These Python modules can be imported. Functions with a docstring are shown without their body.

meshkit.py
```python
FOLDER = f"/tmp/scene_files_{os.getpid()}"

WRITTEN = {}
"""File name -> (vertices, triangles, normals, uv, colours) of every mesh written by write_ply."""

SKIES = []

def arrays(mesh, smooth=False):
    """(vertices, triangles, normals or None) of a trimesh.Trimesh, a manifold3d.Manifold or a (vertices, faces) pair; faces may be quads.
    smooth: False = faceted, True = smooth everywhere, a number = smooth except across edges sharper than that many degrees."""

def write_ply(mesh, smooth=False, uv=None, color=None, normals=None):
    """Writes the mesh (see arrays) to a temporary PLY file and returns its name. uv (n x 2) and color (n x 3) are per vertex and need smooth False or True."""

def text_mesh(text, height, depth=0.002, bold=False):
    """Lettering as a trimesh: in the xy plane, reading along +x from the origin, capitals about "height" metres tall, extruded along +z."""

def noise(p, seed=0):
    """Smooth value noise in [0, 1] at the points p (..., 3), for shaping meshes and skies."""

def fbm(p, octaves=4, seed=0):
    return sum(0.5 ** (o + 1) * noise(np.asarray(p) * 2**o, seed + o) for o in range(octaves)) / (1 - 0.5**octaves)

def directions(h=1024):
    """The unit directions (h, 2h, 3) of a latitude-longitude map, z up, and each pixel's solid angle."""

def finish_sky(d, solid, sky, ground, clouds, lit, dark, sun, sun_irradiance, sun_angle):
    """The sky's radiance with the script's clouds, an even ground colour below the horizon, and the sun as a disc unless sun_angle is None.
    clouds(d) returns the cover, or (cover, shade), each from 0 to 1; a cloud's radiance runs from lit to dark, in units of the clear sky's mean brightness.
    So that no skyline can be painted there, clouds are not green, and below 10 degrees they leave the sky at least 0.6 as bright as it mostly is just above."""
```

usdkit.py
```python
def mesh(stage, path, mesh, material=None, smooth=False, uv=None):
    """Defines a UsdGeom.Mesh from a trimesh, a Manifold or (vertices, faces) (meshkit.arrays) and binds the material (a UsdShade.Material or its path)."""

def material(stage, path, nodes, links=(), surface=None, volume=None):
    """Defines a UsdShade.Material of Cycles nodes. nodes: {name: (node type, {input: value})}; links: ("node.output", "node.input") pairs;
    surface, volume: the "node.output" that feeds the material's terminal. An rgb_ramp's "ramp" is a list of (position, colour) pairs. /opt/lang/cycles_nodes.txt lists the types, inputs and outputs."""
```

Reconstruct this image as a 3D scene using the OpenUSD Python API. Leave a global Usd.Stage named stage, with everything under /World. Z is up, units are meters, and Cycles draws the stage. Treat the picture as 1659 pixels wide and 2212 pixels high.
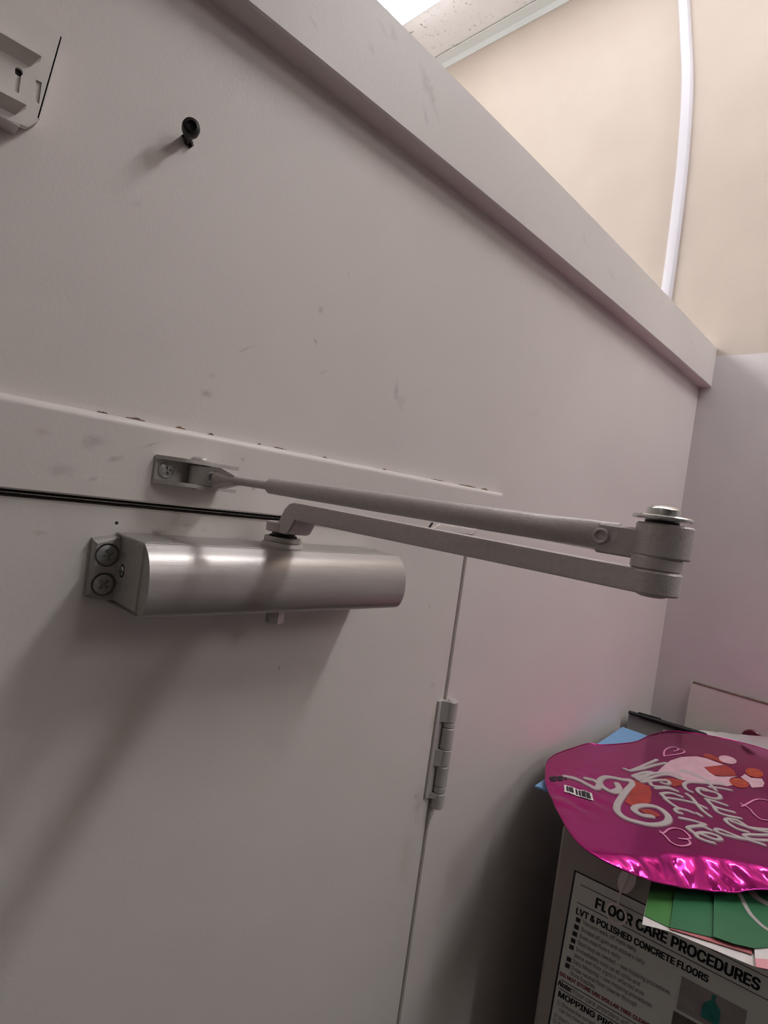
import math
import numpy as np
import trimesh
import manifold3d as m3
import shapely
import shapely.geometry as sg
from shapely import affinity, contains_xy
from scipy.spatial import Delaunay
import meshkit
import usdkit
from pxr import Usd, UsdGeom, Gf, Sdf

stage = Usd.Stage.CreateInMemory()
UsdGeom.SetStageUpAxis(stage, UsdGeom.Tokens.z)
UsdGeom.SetStageMetersPerUnit(stage, 1.0)
UsdGeom.Xform.Define(stage, '/World')
UsdGeom.Scope.Define(stage, '/World/Looks')

# ------------------------------------------------------------------ camera, light, exposure
YAW, PITCH, ROLL, FOCAL_PX = 0.795559, -0.0153912, 0.140980, 1253.98
CAM_POS = (0.0, -0.365, 2.05)
EXPOSURE = -0.24
TUBE_POWER = 11.0            # radiance of the fluorescent lenses
MID_POWER = 22.0
DIM_POWER = 5.5              # weaker lens, power lowered because it overlit the cream wall
f_ = np.array([math.sin(YAW) * math.cos(PITCH), math.cos(YAW) * math.cos(PITCH), math.sin(PITCH)])
r_ = np.array([math.cos(YAW), -math.sin(YAW), 0.0])
u_ = np.cross(r_, f_)
c_, s_ = math.cos(ROLL), math.sin(ROLL)
right, up = c_ * r_ + s_ * u_, -s_ * r_ + c_ * u_
cam = UsdGeom.Camera.Define(stage, '/World/camera')
M4 = Gf.Matrix4d(*right, 0, *up, 0, *(-f_), 0, *CAM_POS, 1)
cam.AddTransformOp().Set(M4)
cam.CreateFocalLengthAttr(20.0)
cam.CreateHorizontalApertureAttr(20.0 * 1659 / FOCAL_PX)
cam.CreateVerticalApertureAttr(20.0 * 2212 / FOCAL_PX)
cam.CreateClippingRangeAttr(Gf.Vec2f(0.02, 100.0))
cam.CreateExposureAttr(EXPOSURE)

# ------------------------------------------------------------------ helpers: naming and tagging
_used = {}


def numbered(parent, name):
    k = (parent, name)
    n = _used.get(k, 0)
    _used[k] = n + 1
    return name if n == 0 else f'{name}_{n:03d}'


def keys(prim, label=None, cat=None, group=None, kind=None):
    for k, v in (('label', label), ('category', cat), ('group', group), ('kind', kind)):
        if v:
            prim.SetCustomDataByKey(k, v)
    return prim


def thing(name, loc, label=None, cat=None, group=None, kind=None):
    p = '/World/' + numbered('/World', name)
    x = UsdGeom.Xform.Define(stage, p)
    x.AddTranslateOp().Set(Gf.Vec3d(*map(float, loc)))
    keys(x.GetPrim(), label, cat, group, kind)
    return (p, np.array(loc, float))


def part(owner, name, mesh, mat, smooth=30, label=None, kind=None):
    """a mesh given in world coordinates becomes a child of its owner"""
    path, loc = owner
    p = path + '/' + numbered(path, name)
    v, f, _ = meshkit.arrays(mesh)
    m = usdkit.mesh(stage, p, (np.asarray(v) - loc, f), mat, smooth)
    keys(m.GetPrim(), label, kind=kind)
    return (p, loc)


def solo(name, mesh, mat, label=None, cat=None, group=None, kind=None, smooth=30):
    p = '/World/' + numbered('/World', name)
    m = usdkit.mesh(stage, p, mesh, mat, smooth)
    keys(m.GetPrim(), label, cat, group, kind)
    return (p, np.zeros(3))


# ------------------------------------------------------------------ helpers: shapes
def box(x0, x1, y0, y1, z0, z1, b=0.0):
    if b <= 0:
        m = trimesh.creation.box([x1 - x0, y1 - y0, z1 - z0])
        m.apply_translation([(x0 + x1) / 2, (y0 + y1) / 2, (z0 + z1) / 2])
        return m
    pts = []
    for i in range(3):
        lo, hi = np.array([x0, y0, z0]) + b, np.array([x1, y1, z1]) - b
        lo[i] -= b
        hi[i] += b
        pts += [(x, y, z) for x in (lo[0], hi[0]) for y in (lo[1], hi[1]) for z in (lo[2], hi[2])]
    return m3.Manifold.hull_points(np.array(pts))


def mani(m):
    if isinstance(m, m3.Manifold):
        return m
    m = m.copy()
    m.merge_vertices()
    return m3.Manifold(m3.Mesh(np.asarray(m.vertices, np.float32), np.asarray(m.faces, np.uint32)))


def tri(m):
    v, f, _ = meshkit.arrays(m)
    return trimesh.Trimesh(v, f, process=False)


def join(*ms):
    return trimesh.util.concatenate([tri(m) for m in ms])


def basis(axis):
    a = np.asarray(axis, float)
    a = a / np.linalg.norm(a)
    h = np.array([0, 0, 1.0]) if abs(a[2]) < 0.9 else np.array([1.0, 0, 0])
    e1 = np.cross(h, a)
    e1 /= np.linalg.norm(e1)
    return e1, np.cross(a, e1), a


def lathe(profile, origin, axis=(0, 0, 1), n=40):
    """profile: (radius, height) pairs along the axis, closed at both ends when they start and end at radius 0"""
    e1, e2, a = basis(axis)
    pr = np.asarray(profile, float)
    t = np.linspace(0, 2 * np.pi, n, endpoint=False)
    ring = np.cos(t)[:, None] * e1 + np.sin(t)[:, None] * e2
    v = (pr[:, None, 0, None] * ring[None] + pr[:, None, 1, None] * a).reshape(-1, 3) + np.asarray(origin, float)
    f = []
    for i in range(len(pr) - 1):
        for j in range(n):
            k = (j + 1) % n
            p, q, r, s = i * n + j, i * n + k, (i + 1) * n + k, (i + 1) * n + j
            f += [(p, q, r), (p, r, s)]
    m = trimesh.Trimesh(v, f, process=False)
    m.merge_vertices()
    m.update_faces(m.nondegenerate_faces())
    return m


def disc(origin, axis, r, h, b=0.0006, n=40):
    b = min(b, h / 2.2, r / 2.2)
    return lathe([(0, 0), (r - b, 0), (r, b), (r, h - b), (r - b, h), (0, h)], origin, axis, n)


def extrude(poly, origin, e1, e2, depth, b=0.0):
    """a 2D polygon in the e1/e2 plane, extruded along e1 x e2, its far edge chamfered by b"""
    e1, e2 = np.asarray(e1, float), np.asarray(e2, float)
    e3 = np.cross(e1, e2)
    cs = m3.CrossSection([np.asarray(poly, float)], m3.FillRule.NonZero) if not isinstance(poly, m3.CrossSection) else poly
    m = cs.extrude(depth - b)
    if b > 0:
        for i, k in enumerate((0.0, 0.35, 0.7)):
            k2 = (0.35, 0.7, 1.0)[i]
            m += cs.offset(-b * (1 - math.sqrt(max(0, 1 - k2 * k2))) if k2 < 1 else -b * 0.75, m3.JoinType.Miter).extrude(b * (k2 - k) + 1e-5).translate((0, 0, depth - b + b * k - 1e-5))
    t = tri(m)
    v = np.asarray(t.vertices)
    return trimesh.Trimesh(np.asarray(origin, float) + v[:, :1] * e1 + v[:, 1:2] * e2 + v[:, 2:] * e3, t.faces, process=False)


def tube(path, r, n=20, cap=True):
    p = np.asarray(path, float)
    r = np.broadcast_to(np.asarray(r, float), (len(p),))
    tang = np.gradient(p, axis=0)
    tang /= np.linalg.norm(tang, axis=1, keepdims=True)
    e1, _, _ = basis(tang[0])
    v = []
    for i in range(len(p)):
        e1 = e1 - tang[i] * (e1 @ tang[i])
        e1 /= np.linalg.norm(e1)
        e2 = np.cross(tang[i], e1)
        a = np.linspace(0, 2 * np.pi, n, endpoint=False)
        v.append(p[i] + r[i] * (np.cos(a)[:, None] * e1 + np.sin(a)[:, None] * e2))
    v = np.vstack(v)
    f = []
    for i in range(len(p) - 1):
        for j in range(n):
            k = (j + 1) % n
            f += [(i * n + j, i * n + k, (i + 1) * n + k), (i * n + j, (i + 1) * n + k, (i + 1) * n + j)]
    if cap:
        v = np.vstack([v, p[:1], p[-1:]])
        a, b = len(v) - 2, len(v) - 1
        for j in range(n):
            k = (j + 1) % n
            f += [(a, k, j), (b, (len(p) - 1) * n + j, (len(p) - 1) * n + k)]
    return trimesh.Trimesh(v, f, process=False)


def spline(pts, n=12):
    """Catmull-Rom through the points"""
    p = np.asarray(pts, float)
    if len(p) < 3:
        return np.array([p[0] + (p[-1] - p[0]) * t for t in np.linspace(0, 1, n)])
    q = np.vstack([2 * p[0] - p[1], p, 2 * p[-1] - p[-2]])
    out = []
    for i in range(1, len(q) - 2):
        t = np.linspace(0, 1, n, endpoint=False)[:, None]
        a, b, c, d = q[i - 1], q[i], q[i + 1], q[i + 2]
        out.append(0.5 * (2 * b + (c - a) * t + (2 * a - 5 * b + 4 * c - d) * t**2 + (3 * b - a - 3 * c + d) * t**3))
    return np.vstack(out + [p[-1:]])


def cross_cut(origin, axis, size, depth):
    """the four-winged recess of a Phillips screw, to be cut from its head"""
    e1, e2, a = basis(axis)
    w = size * 0.22
    poly = [(size, w), (w, w), (w, size), (-w, size), (-w, w), (-size, w), (-size, -w), (-w, -w), (-w, -size), (w, -size), (w, -w), (size, -w)]
    return mani(extrude(np.array(poly), np.asarray(origin, float) - a * depth, e1, e2, depth * 2))


def phillips(origin, axis, r, h, dome=0.0, turn=0.0):
    """a screw head with its cross recess; origin is the middle of its underside"""
    a = np.asarray(axis, float) / np.linalg.norm(axis)
    head = mani(lathe([(0, 0), (r, 0), (r, h * 0.6), (r * 0.93, h * 0.95), (r * 0.6, h + dome * 0.7), (0, h + dome)], origin, axis, 40))
    cut = cross_cut(np.zeros(3), axis, r * 0.52, h * 0.8)
    t = tri(cut)
    t.apply_transform(trimesh.transformations.rotation_matrix(turn, a))
    t.apply_translation(np.asarray(origin, float) + a * (h + dome))
    return head - mani(t)


# ------------------------------------------------------------------ materials
def mat(name, nodes, links, surface='p.BSDF'):
    return usdkit.material(stage, '/World/Looks/' + name, nodes, links, surface=surface)


def paint(name, color, rough=0.5, metallic=0.0, grain=0.0, scale=40.0, bump=0.0, bump_scale=400.0, **kw):
    """one colour with a fine mottling and an optional fine relief"""
    nodes = {'g': ('geometry', {}), 'p': ('principled_bsdf', {'base_color': color, 'roughness': rough, 'metallic': metallic, **kw})}
    links = []
    if grain:
        c = np.array(color)
        nodes['n'] = ('noise_texture', {'scale': scale, 'detail': 4.0})
        nodes['r'] = ('rgb_ramp', {'ramp': [(0.3, tuple(c * (1 - grain))), (0.7, tuple(np.minimum(c * (1 + grain), 1)))]})
        links += [('g.position', 'n.vector'), ('n.fac', 'r.fac'), ('r.color', 'p.base_color')]
    if bump:
        nodes['bn'] = ('noise_texture', {'scale': bump_scale, 'detail': 3.0})
        nodes['b'] = ('bump', {'strength': bump, 'distance': 0.001})
        links += [('g.position', 'bn.vector'), ('bn.fac', 'b.height'), ('b.normal', 'p.normal')]
    return mat(name, nodes, links)


def worn_paint(name, color, rough, stains, grain=0.04, bump=0.08, tints=()):
    """painted board with dirt, each stain with its own place, size and colour: (x, z, rx, rz, turn, strength, colour)"""
    c = np.array(color)
    nodes = {'g': ('geometry', {}),
             'n': ('noise_texture', {'scale': 3.2, 'detail': 3.0}),
             'r': ('rgb_ramp', {'ramp': [(0.35, tuple(c * (1 - grain))), (0.65, tuple(np.minimum(c * (1 + grain), 1)))]}),
             'fine': ('noise_texture', {'scale': 130.0, 'detail': 5.0, 'roughness': 0.65}),
             'bn': ('noise_texture', {'scale': 420.0, 'detail': 3.0}),
             'b': ('bump', {'strength': bump, 'distance': 0.001}),
             'p': ('principled_bsdf', {'roughness': rough})}
    links = [('g.position', 'n.vector'), ('n.fac', 'r.fac'), ('g.position', 'fine.vector'), ('g.position', 'bn.vector'), ('bn.fac', 'b.height'), ('b.normal', 'p.normal')]
    last = 'r.color'
    for i, (x, z, rx, rz, turn, strength, col) in enumerate(stains):
        rx, rz, strength = rx * 1.5, rz * 1.5, strength * .72
        nodes[f'a{i}'] = ('vector_math', {'math_type': 'subtract', 'vector2': (x, 0, z)})
        nodes[f't{i}'] = ('vector_rotate', {'rotate_type': 'y_axis', 'angle': float(turn), 'center': (0, 0, 0)})
        nodes[f's{i}'] = ('vector_math', {'math_type': 'multiply', 'vector2': (1 / rx, 0, 1 / rz)})
        nodes[f'l{i}'] = ('vector_math', {'math_type': 'length'})
        nodes[f'o{i}'] = ('math', {'math_type': 'multiply_add', 'value2': -1.3, 'value3': 1.05})   # noise breaks up the stain
        nodes[f'm{i}'] = ('math', {'math_type': 'add'})
        nodes[f'q{i}'] = ('map_range', {'from_min': 0.95, 'from_max': 0.25, 'to_min': 0.0, 'to_max': float(strength), 'clamp': True})
        nodes[f'x{i}'] = ('mix', {'mix_type': 'mix', 'color2': col})
        links += [('g.position', f'a{i}.vector1'), (f'a{i}.vector', f't{i}.vector'), (f't{i}.vector', f's{i}.vector1'), (f's{i}.vector', f'l{i}.vector1'),
                  ('fine.fac', f'o{i}.value1'), (f'l{i}.value', f'm{i}.value1'), (f'o{i}.value', f'm{i}.value2'), (f'm{i}.value', f'q{i}.value'),
                  (f'q{i}.result', f'x{i}.fac'), (last, f'x{i}.color1')]
        last = f'x{i}.color'
    links.append((last, 'p.base_color'))
    return mat(name, nodes, links)


GREY, BROWN, OCHRE = (.22, .19, .17), (.10, .065, .04), (.40, .30, .18)
WHITE_PAINT = (.72, .665, .632)
M_wall = worn_paint('wall_paint', WHITE_PAINT, .5, [
    (.272, 2.190, .0050, .0040, .3, .75, OCHRE), (.2715, 2.166, .0045, .0025, -.7, .7, GREY), (.2945, 2.226, .0050, .0022, -.9, .55, OCHRE),
    (.3665, 2.150, .0055, .0130, .25, .55, GREY), (.375, 2.142, .009, .010, .2, .3, GREY), (.2845, 2.146, .010, .0016, .5, .35, GREY),
    (.212, 2.1425, .011, .0012, .62, .5, GREY), (.1885, 2.1060, .0070, .0040, -.2, .5, BROWN), (.1905, 2.1185, .004, .003, 0, .4, GREY),
    (.60, 2.18, .02, .006, .4, .15, GREY), (.95, 1.87, .004, .003, 0, .7, GREY), (.128, 2.205, .006, .003, .5, .25, GREY)])
M_frame = worn_paint('frame_paint', WHITE_PAINT, .42, [
    (.1190, 2.0610, .0120, .0060, .25, .55, GREY), (.1320, 2.0535, .0070, .0030, .3, .6, GREY), (.1045, 2.0430, .0100, .0050, .1, .55, GREY), (.1215, 2.0400, .0050, .0020, .4, .65, GREY),
    (.0930, 2.0620, .0060, .0040, 0, .5, (.42, .26, .14)), (.1540, 2.0660, .0140, .0014, .42, .5, GREY), (.23, 2.047, .002, .002, 0, .8, BROWN), (.218, 2.0665, .002, .002, 0, .6, BROWN),
    (.5035, 1.80, .004, .10, .0, .3, GREY)])
M_door = worn_paint('door_paint', (.71, .665, .625), .45, [
    (.0995, 2.0060, .0055, .0030, .1, .5, (.34, .23, .13)), (.1860, 2.0165, .0060, .0022, 0, .4, OCHRE), (.199, 2.0145, .004, .002, 0, .35, GREY), (.166, 2.0105, .006, .0025, .1, .7, BROWN),
    (.2780, 1.9110, .0015, .0030, .1, 1, BROWN), (.4860, 1.8300, .0080, .0300, .05, .35, OCHRE), (.4800, 1.7450, .0110, .0320, .1, .45, (.25, .19, .13)), (.474, 1.757, .0045, .007, .4, .5, GREY),
    (.472, 1.69, .016, .045, .0, .35, OCHRE), (.452, 1.955, .003, .006, .1, .5, OCHRE), (.1180, 1.9460, .004, .003, 0, .3, OCHRE), (.4755, 1.872, .006, .006, 0, .35, OCHRE)])
M_beam = worn_paint('beam_paint', (.70, .655, .625), .5, [
    (.3300, 2.3930, .0160, .0080, -.75, .45, GREY), (.3420, 2.3850, .0200, .0060, -.9, .35, (.33, .28, .24)), (.3350, 2.3700, .0110, .0040, -1.0, .4, GREY), (.290, 2.405, .010, .006, -.6, .4, GREY),
    (.2780, 2.4010, .008, .004, -.5, .35, GREY), (.2700, 2.3820, .010, .004, -.6, .25, GREY), (.62, 2.388, .012, .006, -.5, .28, GREY), (.70, 2.377, .016, .008, -.4, .22, GREY), (1.02, 2.385, .006, .004, 0, .4, GREY), (.218, 2.365, .008, .002, -.5, .3, GREY)])
# right wall: white below 2.40 m, cream above, the hand-cut line between them slightly uneven
M_right = mat('two_tone_wall_paint', {
    'g': ('geometry', {}), 's': ('separate_xyz', {}), 'n': ('noise_texture', {'scale': 9.0, 'detail': 2.0}),
    'w': ('math', {'math_type': 'multiply_add', 'value2': .012, 'value3': -.006}), 'z': ('math', {'math_type': 'add'}),
    'q': ('map_range', {'from_min': 2.3985, 'from_max': 2.4005, 'to_min': 0., 'to_max': 1., 'clamp': True}),
    'm': ('rgb_ramp', {'ramp': [(.35, (.66, .615, .615)), (.65, (.70, .65, .65))]}), 'm2': ('rgb_ramp', {'ramp': [(.35, (.55, .465, .395)), (.65, (.575, .49, .415))]}),
    'x': ('mix', {}), 'bn': ('noise_texture', {'scale': 300., 'detail': 3.}), 'b': ('bump', {'strength': .12, 'distance': .001}), 'p': ('principled_bsdf', {'roughness': .55})},
    [('g.position', 's.vector'), ('g.position', 'n.vector'), ('n.fac', 'w.value1'), ('w.value', 'z.value1'), ('s.z', 'z.value2'), ('z.value', 'q.value'), ('q.result', 'x.fac'),
     ('n.fac', 'm.fac'), ('n.fac', 'm2.fac'), ('m.color', 'x.color1'), ('m2.color', 'x.color2'), ('x.color', 'p.base_color'), ('g.position', 'bn.vector'), ('bn.fac', 'b.height'), ('b.normal', 'p.normal')])
M_tile = mat('mineral_fibre_tile', {
    'g': ('geometry', {}), 'v': ('noise_texture', {'scale': 210., 'detail': 3., 'roughness': .7}), 'w': ('noise_texture', {'scale': 60., 'detail': 3., 'distortion': 1.2}),
    'a': ('math', {'math_type': 'multiply'}), 'r': ('rgb_ramp', {'ramp': [(.115, (.25, .24, .23)), (.16, (.94, .925, .93))]}), 'b': ('bump', {'strength': .25, 'distance': .002}), 'p': ('principled_bsdf', {'roughness': .9})},
    [('g.position', 'v.vector'), ('g.position', 'w.vector'), ('v.fac', 'a.value1'), ('w.fac', 'a.value2'), ('a.value', 'r.fac'), ('r.color', 'p.base_color'), ('a.value', 'b.height'), ('b.normal', 'p.normal')])
M_trim = paint('ceiling_trim_white', (.82, .84, .82), .4)
M_floor = paint('floor_vinyl', (.15, .14, .13), .45, grain=.2, scale=12)
M_pale = paint('pale_bounce_vinyl', (.72, .71, .69), .4, grain=.05, scale=8)
M_room = paint('room_paint', (.36, .34, .32), .6)
M_far = paint('far_room_paint', (.85, .80, .74), .6)
M_cast = paint('aluminium_paint_cast', (.44, .42, .395), .42, metallic=.35, grain=.05, scale=300, bump=.25, bump_scale=900)
M_cover = mat('brushed_cover', {
    'g': ('geometry', {}), 'mp': ('mapping', {'scale': (12., 900., 900.)}), 'n': ('noise_texture', {'scale': 1.6, 'detail': 4.}), 'r': ('rgb_ramp', {'ramp': [(.3, (.42, .39, .375)), (.7, (.46, .43, .41))]}),
    'b': ('bump', {'strength': .06, 'distance': .0005}), 'p': ('principled_bsdf', {'metallic': .55, 'roughness': .36})},
    [('g.position', 'mp.vector'), ('mp.vector', 'n.vector'), ('n.fac', 'r.fac'), ('r.color', 'p.base_color'), ('n.fac', 'b.height'), ('b.normal', 'p.normal')])
M_arm = paint('aluminium_paint_arm', (.56, .515, .505), .42, metallic=.45, grain=.06, scale=400, bump=.2, bump_scale=1100)
M_shoe = paint('painted_shoe', (.52, .49, .46), .4, metallic=.35, grain=.05, scale=300, bump=.1)
M_zinc = paint('bright_zinc', (.72, .73, .70), .18, metallic=1.0, grain=.06, scale=250)
M_dull = paint('dull_steel_screw', (.46, .47, .46), .33, metallic=.85, grain=.1, scale=500)
M_hinge = paint('painted_hinge', (.50, .475, .46), .42, metallic=.15, grain=.04, scale=120)
M_black = paint('black_plastic', (.010, .009, .009), .45, specular_ior_level=.3)
M_bracket = paint('bracket_white', (.68, .64, .59), .45, grain=.03)
M_cabinet = paint('cabinet_enamel', (.34, .30, .275), .5, grain=.03, bump=.1)
M_sign = paint('laminated_sheet', (.62, .62, .58), .38, coat_weight=.3, coat_roughness=.2)
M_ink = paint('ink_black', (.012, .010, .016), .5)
M_grey_ink = paint('ink_grey', (.13, .13, .13), .5)
M_red_ink = paint('ink_red', (.28, .035, .05), .5)
M_photo = paint('print_photo_grey', (.27, .235, .235), .45, grain=.15, scale=60)
M_photo2 = paint('print_photo_dark', (.10, .085, .08), .45, grain=.5, scale=40)
M_teal = paint('print_teal', (.02, .17, .16), .45, grain=.2, scale=120)
M_white_print = paint('print_white', (.44, .395, .385), .45)
M_pink_print = paint('print_pale_pink', (.62, .38, .44), .45, grain=.12, scale=90)
M_heart = paint('print_heart_pink', (.62, .22, .38), .45)
M_red_print = paint('print_red', (.34, .035, .025), .4, grain=.25, scale=60)
M_rose = paint('print_rose_red', (.40, .045, .02), .4)
M_curl = paint('print_orange_line', (.52, .15, .06), .45)
M_shadow_print = paint('print_mauve_outline', (.22, .09, .14), .4)
M_foil = mat('pink_foil', {
    'g': ('geometry', {}), 'n': ('noise_texture', {'scale': 16., 'detail': 3.}), 'r': ('rgb_ramp', {'ramp': [(.3, (.56, .028, .26)), (.7, (.61, .04, .31))]}),
    'p': ('principled_bsdf', {'metallic': 1., 'roughness': .13})},
    [('g.position', 'n.vector'), ('n.fac', 'r.fac'), ('r.color', 'p.base_color')])
M_green = paint('green_paper', (.030, .150, .065), .5, grain=.08, scale=30)
M_green2 = paint('light_green_paper', (.065, .22, .055), .5, grain=.08, scale=30)
M_paper = paint('white_paper', (.70, .66, .64), .7, grain=.03, scale=80)
M_rose_paper = paint('rose_paper', (.50, .16, .17), .6)
M_pink_paper = paint('pink_paper', (.72, .33, .37), .6)
M_blue = paint('blue_folder', (.20, .40, .66), .5, grain=.03)
M_board = paint('board_paint', (.70, .665, .60), .5, grain=.03, scale=60)
M_board_edge = paint('worn_wood_edge', (.17, .11, .085), .7, grain=.35, scale=90)
M_maroon = paint('maroon_plastic', (.11, .008, .025), .3)
M_greytray = paint('grey_clear_plastic', (.36, .33, .32), .25, transmission_weight=.25)
M_clear = mat('cloudy_clear_plastic', {'t': ('transparent_bsdf', {'color': (.93, .90, .90)}), 'p': ('principled_bsdf', {'base_color': (.92, .82, .81), 'roughness': .25}), 'm': ('mix_closure', {'fac': .72})},
              [('t.BSDF', 'm.closure1'), ('p.BSDF', 'm.closure2')], surface='m.closure')
M_race = paint('raceway_white', (.70, .68, .73), .4)
M_lens = mat('fluorescent_lens', {'e': ('emission', {'color': (1., .985, 1.), 'strength': TUBE_POWER})}, [], surface='e.emission')
M_dim_lens = mat('fluorescent_lens_dim', {'e': ('emission', {'color': (1., .985, 1.), 'strength': DIM_POWER})}, [], surface='e.emission')
M_strong_lens = mat('fluorescent_lens_strong', {'e': ('emission', {'color': (1., .985, 1.), 'strength': 2 * MID_POWER})}, [], surface='e.emission')  # stronger output, tuned per fixture for the light balance
M_mid_lens = mat('fluorescent_lens_mid', {'e': ('emission', {'color': (1., .985, 1.), 'strength': MID_POWER})}, [], surface='e.emission')
M_gap = paint('gap_shade', (.008, .007, .006), .8)

# ------------------------------------------------------------------ the setting
XR, ZP, YT = 1.15, 2.395, .055          # right wall, top of the partition, its thickness
DX0, DX1, DZ = -.42, .4985, 2.0250      # the door leaf
FX, FZ = .5490, 2.0790                  # outer corner of the door frame
wall = join(box(FX - .003, XR, 0, YT, 0, ZP), box(-3.2, DX0 - .05, 0, YT, 0, ZP), box(DX0 - .05, FX - .003, 0, YT, FZ - .003, ZP))
solo('wall_back', wall, M_wall, 'white painted partition wall around the door, below the ceiling', 'wall', kind='structure')
solo('wall_right', box(XR, XR + .1, -4.2, 4.0, 0, 3.34), M_right, 'side wall painted white low down and cream above', 'wall', kind='structure')
solo('wall_left', box(-3.3, -3.2, -4.2, 4.0, 0, 3.34), M_room, 'off-white wall at the other end of the room', 'wall', kind='structure')
solo('wall_front', box(-3.3, XR + .1, -4.3, -4.2, 0, 3.34), M_room, 'off-white wall behind the viewer', 'wall', kind='structure')
solo('wall_far', box(-3.3, XR + .1, 4.0, 4.1, 0, 3.34), M_far, 'cream wall beyond the partition', 'wall', kind='structure')
fo = thing('floor', (0, 0, 0), 'vinyl floor, dark on the near side of the partition and pale beyond it to bounce light', 'floor', kind='structure')
part(fo, 'dark_vinyl', box(-3.3, XR + .1, -4.3, .03, -.1, 0), M_floor)
part(fo, 'pale_bounce_vinyl', box(-3.3, XR + .1, .0302, 4.1, -.1, 0), M_pale)  # far floor made pale to bounce light up onto the ceiling tiles
ZC = 3.28
ce = thing('ceiling', (0, 0, ZC), 'suspended ceiling of speckled white mineral fibre tiles', 'ceiling', kind='structure')
part(ce, 'ceiling_slab', box(-3.3, XR + .1, -4.3, 4.1, ZC + .04, ZC + .06), M_room)
xs = [XR - .02 - .61 * k for k in range(8)]
ys = [.40 + 1.22 * k for k in range(-4, 4)]
for x in xs[:-1]:
    for y in ys[:-1]:
        if y + 1.22 < 4.0 and y > -4.2:
            part(ce, 'ceiling_tile', box(x - .598, x - .002, y + .006, y + 1.214, ZC - .001, ZC + .014, .002), M_tile)
bars = [box(x - .012 - .0, x + .012, -4.2, 4.0, ZC - .003, ZC + .002) for x in xs[1:]] + [box(-3.2, XR, y - .012, y + .012, ZC - .0032, ZC + .002) for y in ys]
part(ce, 'ceiling_grid', join(*bars), M_trim)
solo('trim_2', join(box(XR - .026, XR, -4.2, 4.0, ZC - .006, ZC - .0035), box(XR - .0015, XR, -4.2, 4.0, ZC - .024, ZC - .004)), M_trim, 'pale metal angle trim where ceiling meets side wall', 'trim', kind='structure')

# the cap board along the top of the partition: slightly bowed, as in the photograph
bx = np.linspace(-1.2, XR, 60)
bow = .0055 * np.clip(1 - ((bx - .62) / .55) ** 2, -1.2, 1)
prof = [(.062, .0), (-.0185, .0), (-.020, .0015), (-.020, .0705), (-.0185, .072), (.062, .072)]
v = np.array([[(x, y, 2.3425 + b + z) for y, z in prof] for x, b in zip(bx, bow)])
nP = len(prof)
fs = []
for i in range(len(bx) - 1):
    for j in range(nP):
        k = (j + 1) % nP
        fs += [(i * nP + j, (i + 1) * nP + j, (i + 1) * nP + k), (i * nP + j, (i + 1) * nP + k, i * nP + k)]
for j in range(1, nP - 1):
    fs += [(0, j, j + 1), ((len(bx) - 1) * nP, (len(bx) - 1) * nP + j + 1, (len(bx) - 1) * nP + j)]
solo('trim_1', trimesh.Trimesh(v.reshape(-1, 3), fs, process=False), M_beam, 'scuffed white cap board running along the top of the partition', 'trim', kind='structure')

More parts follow.
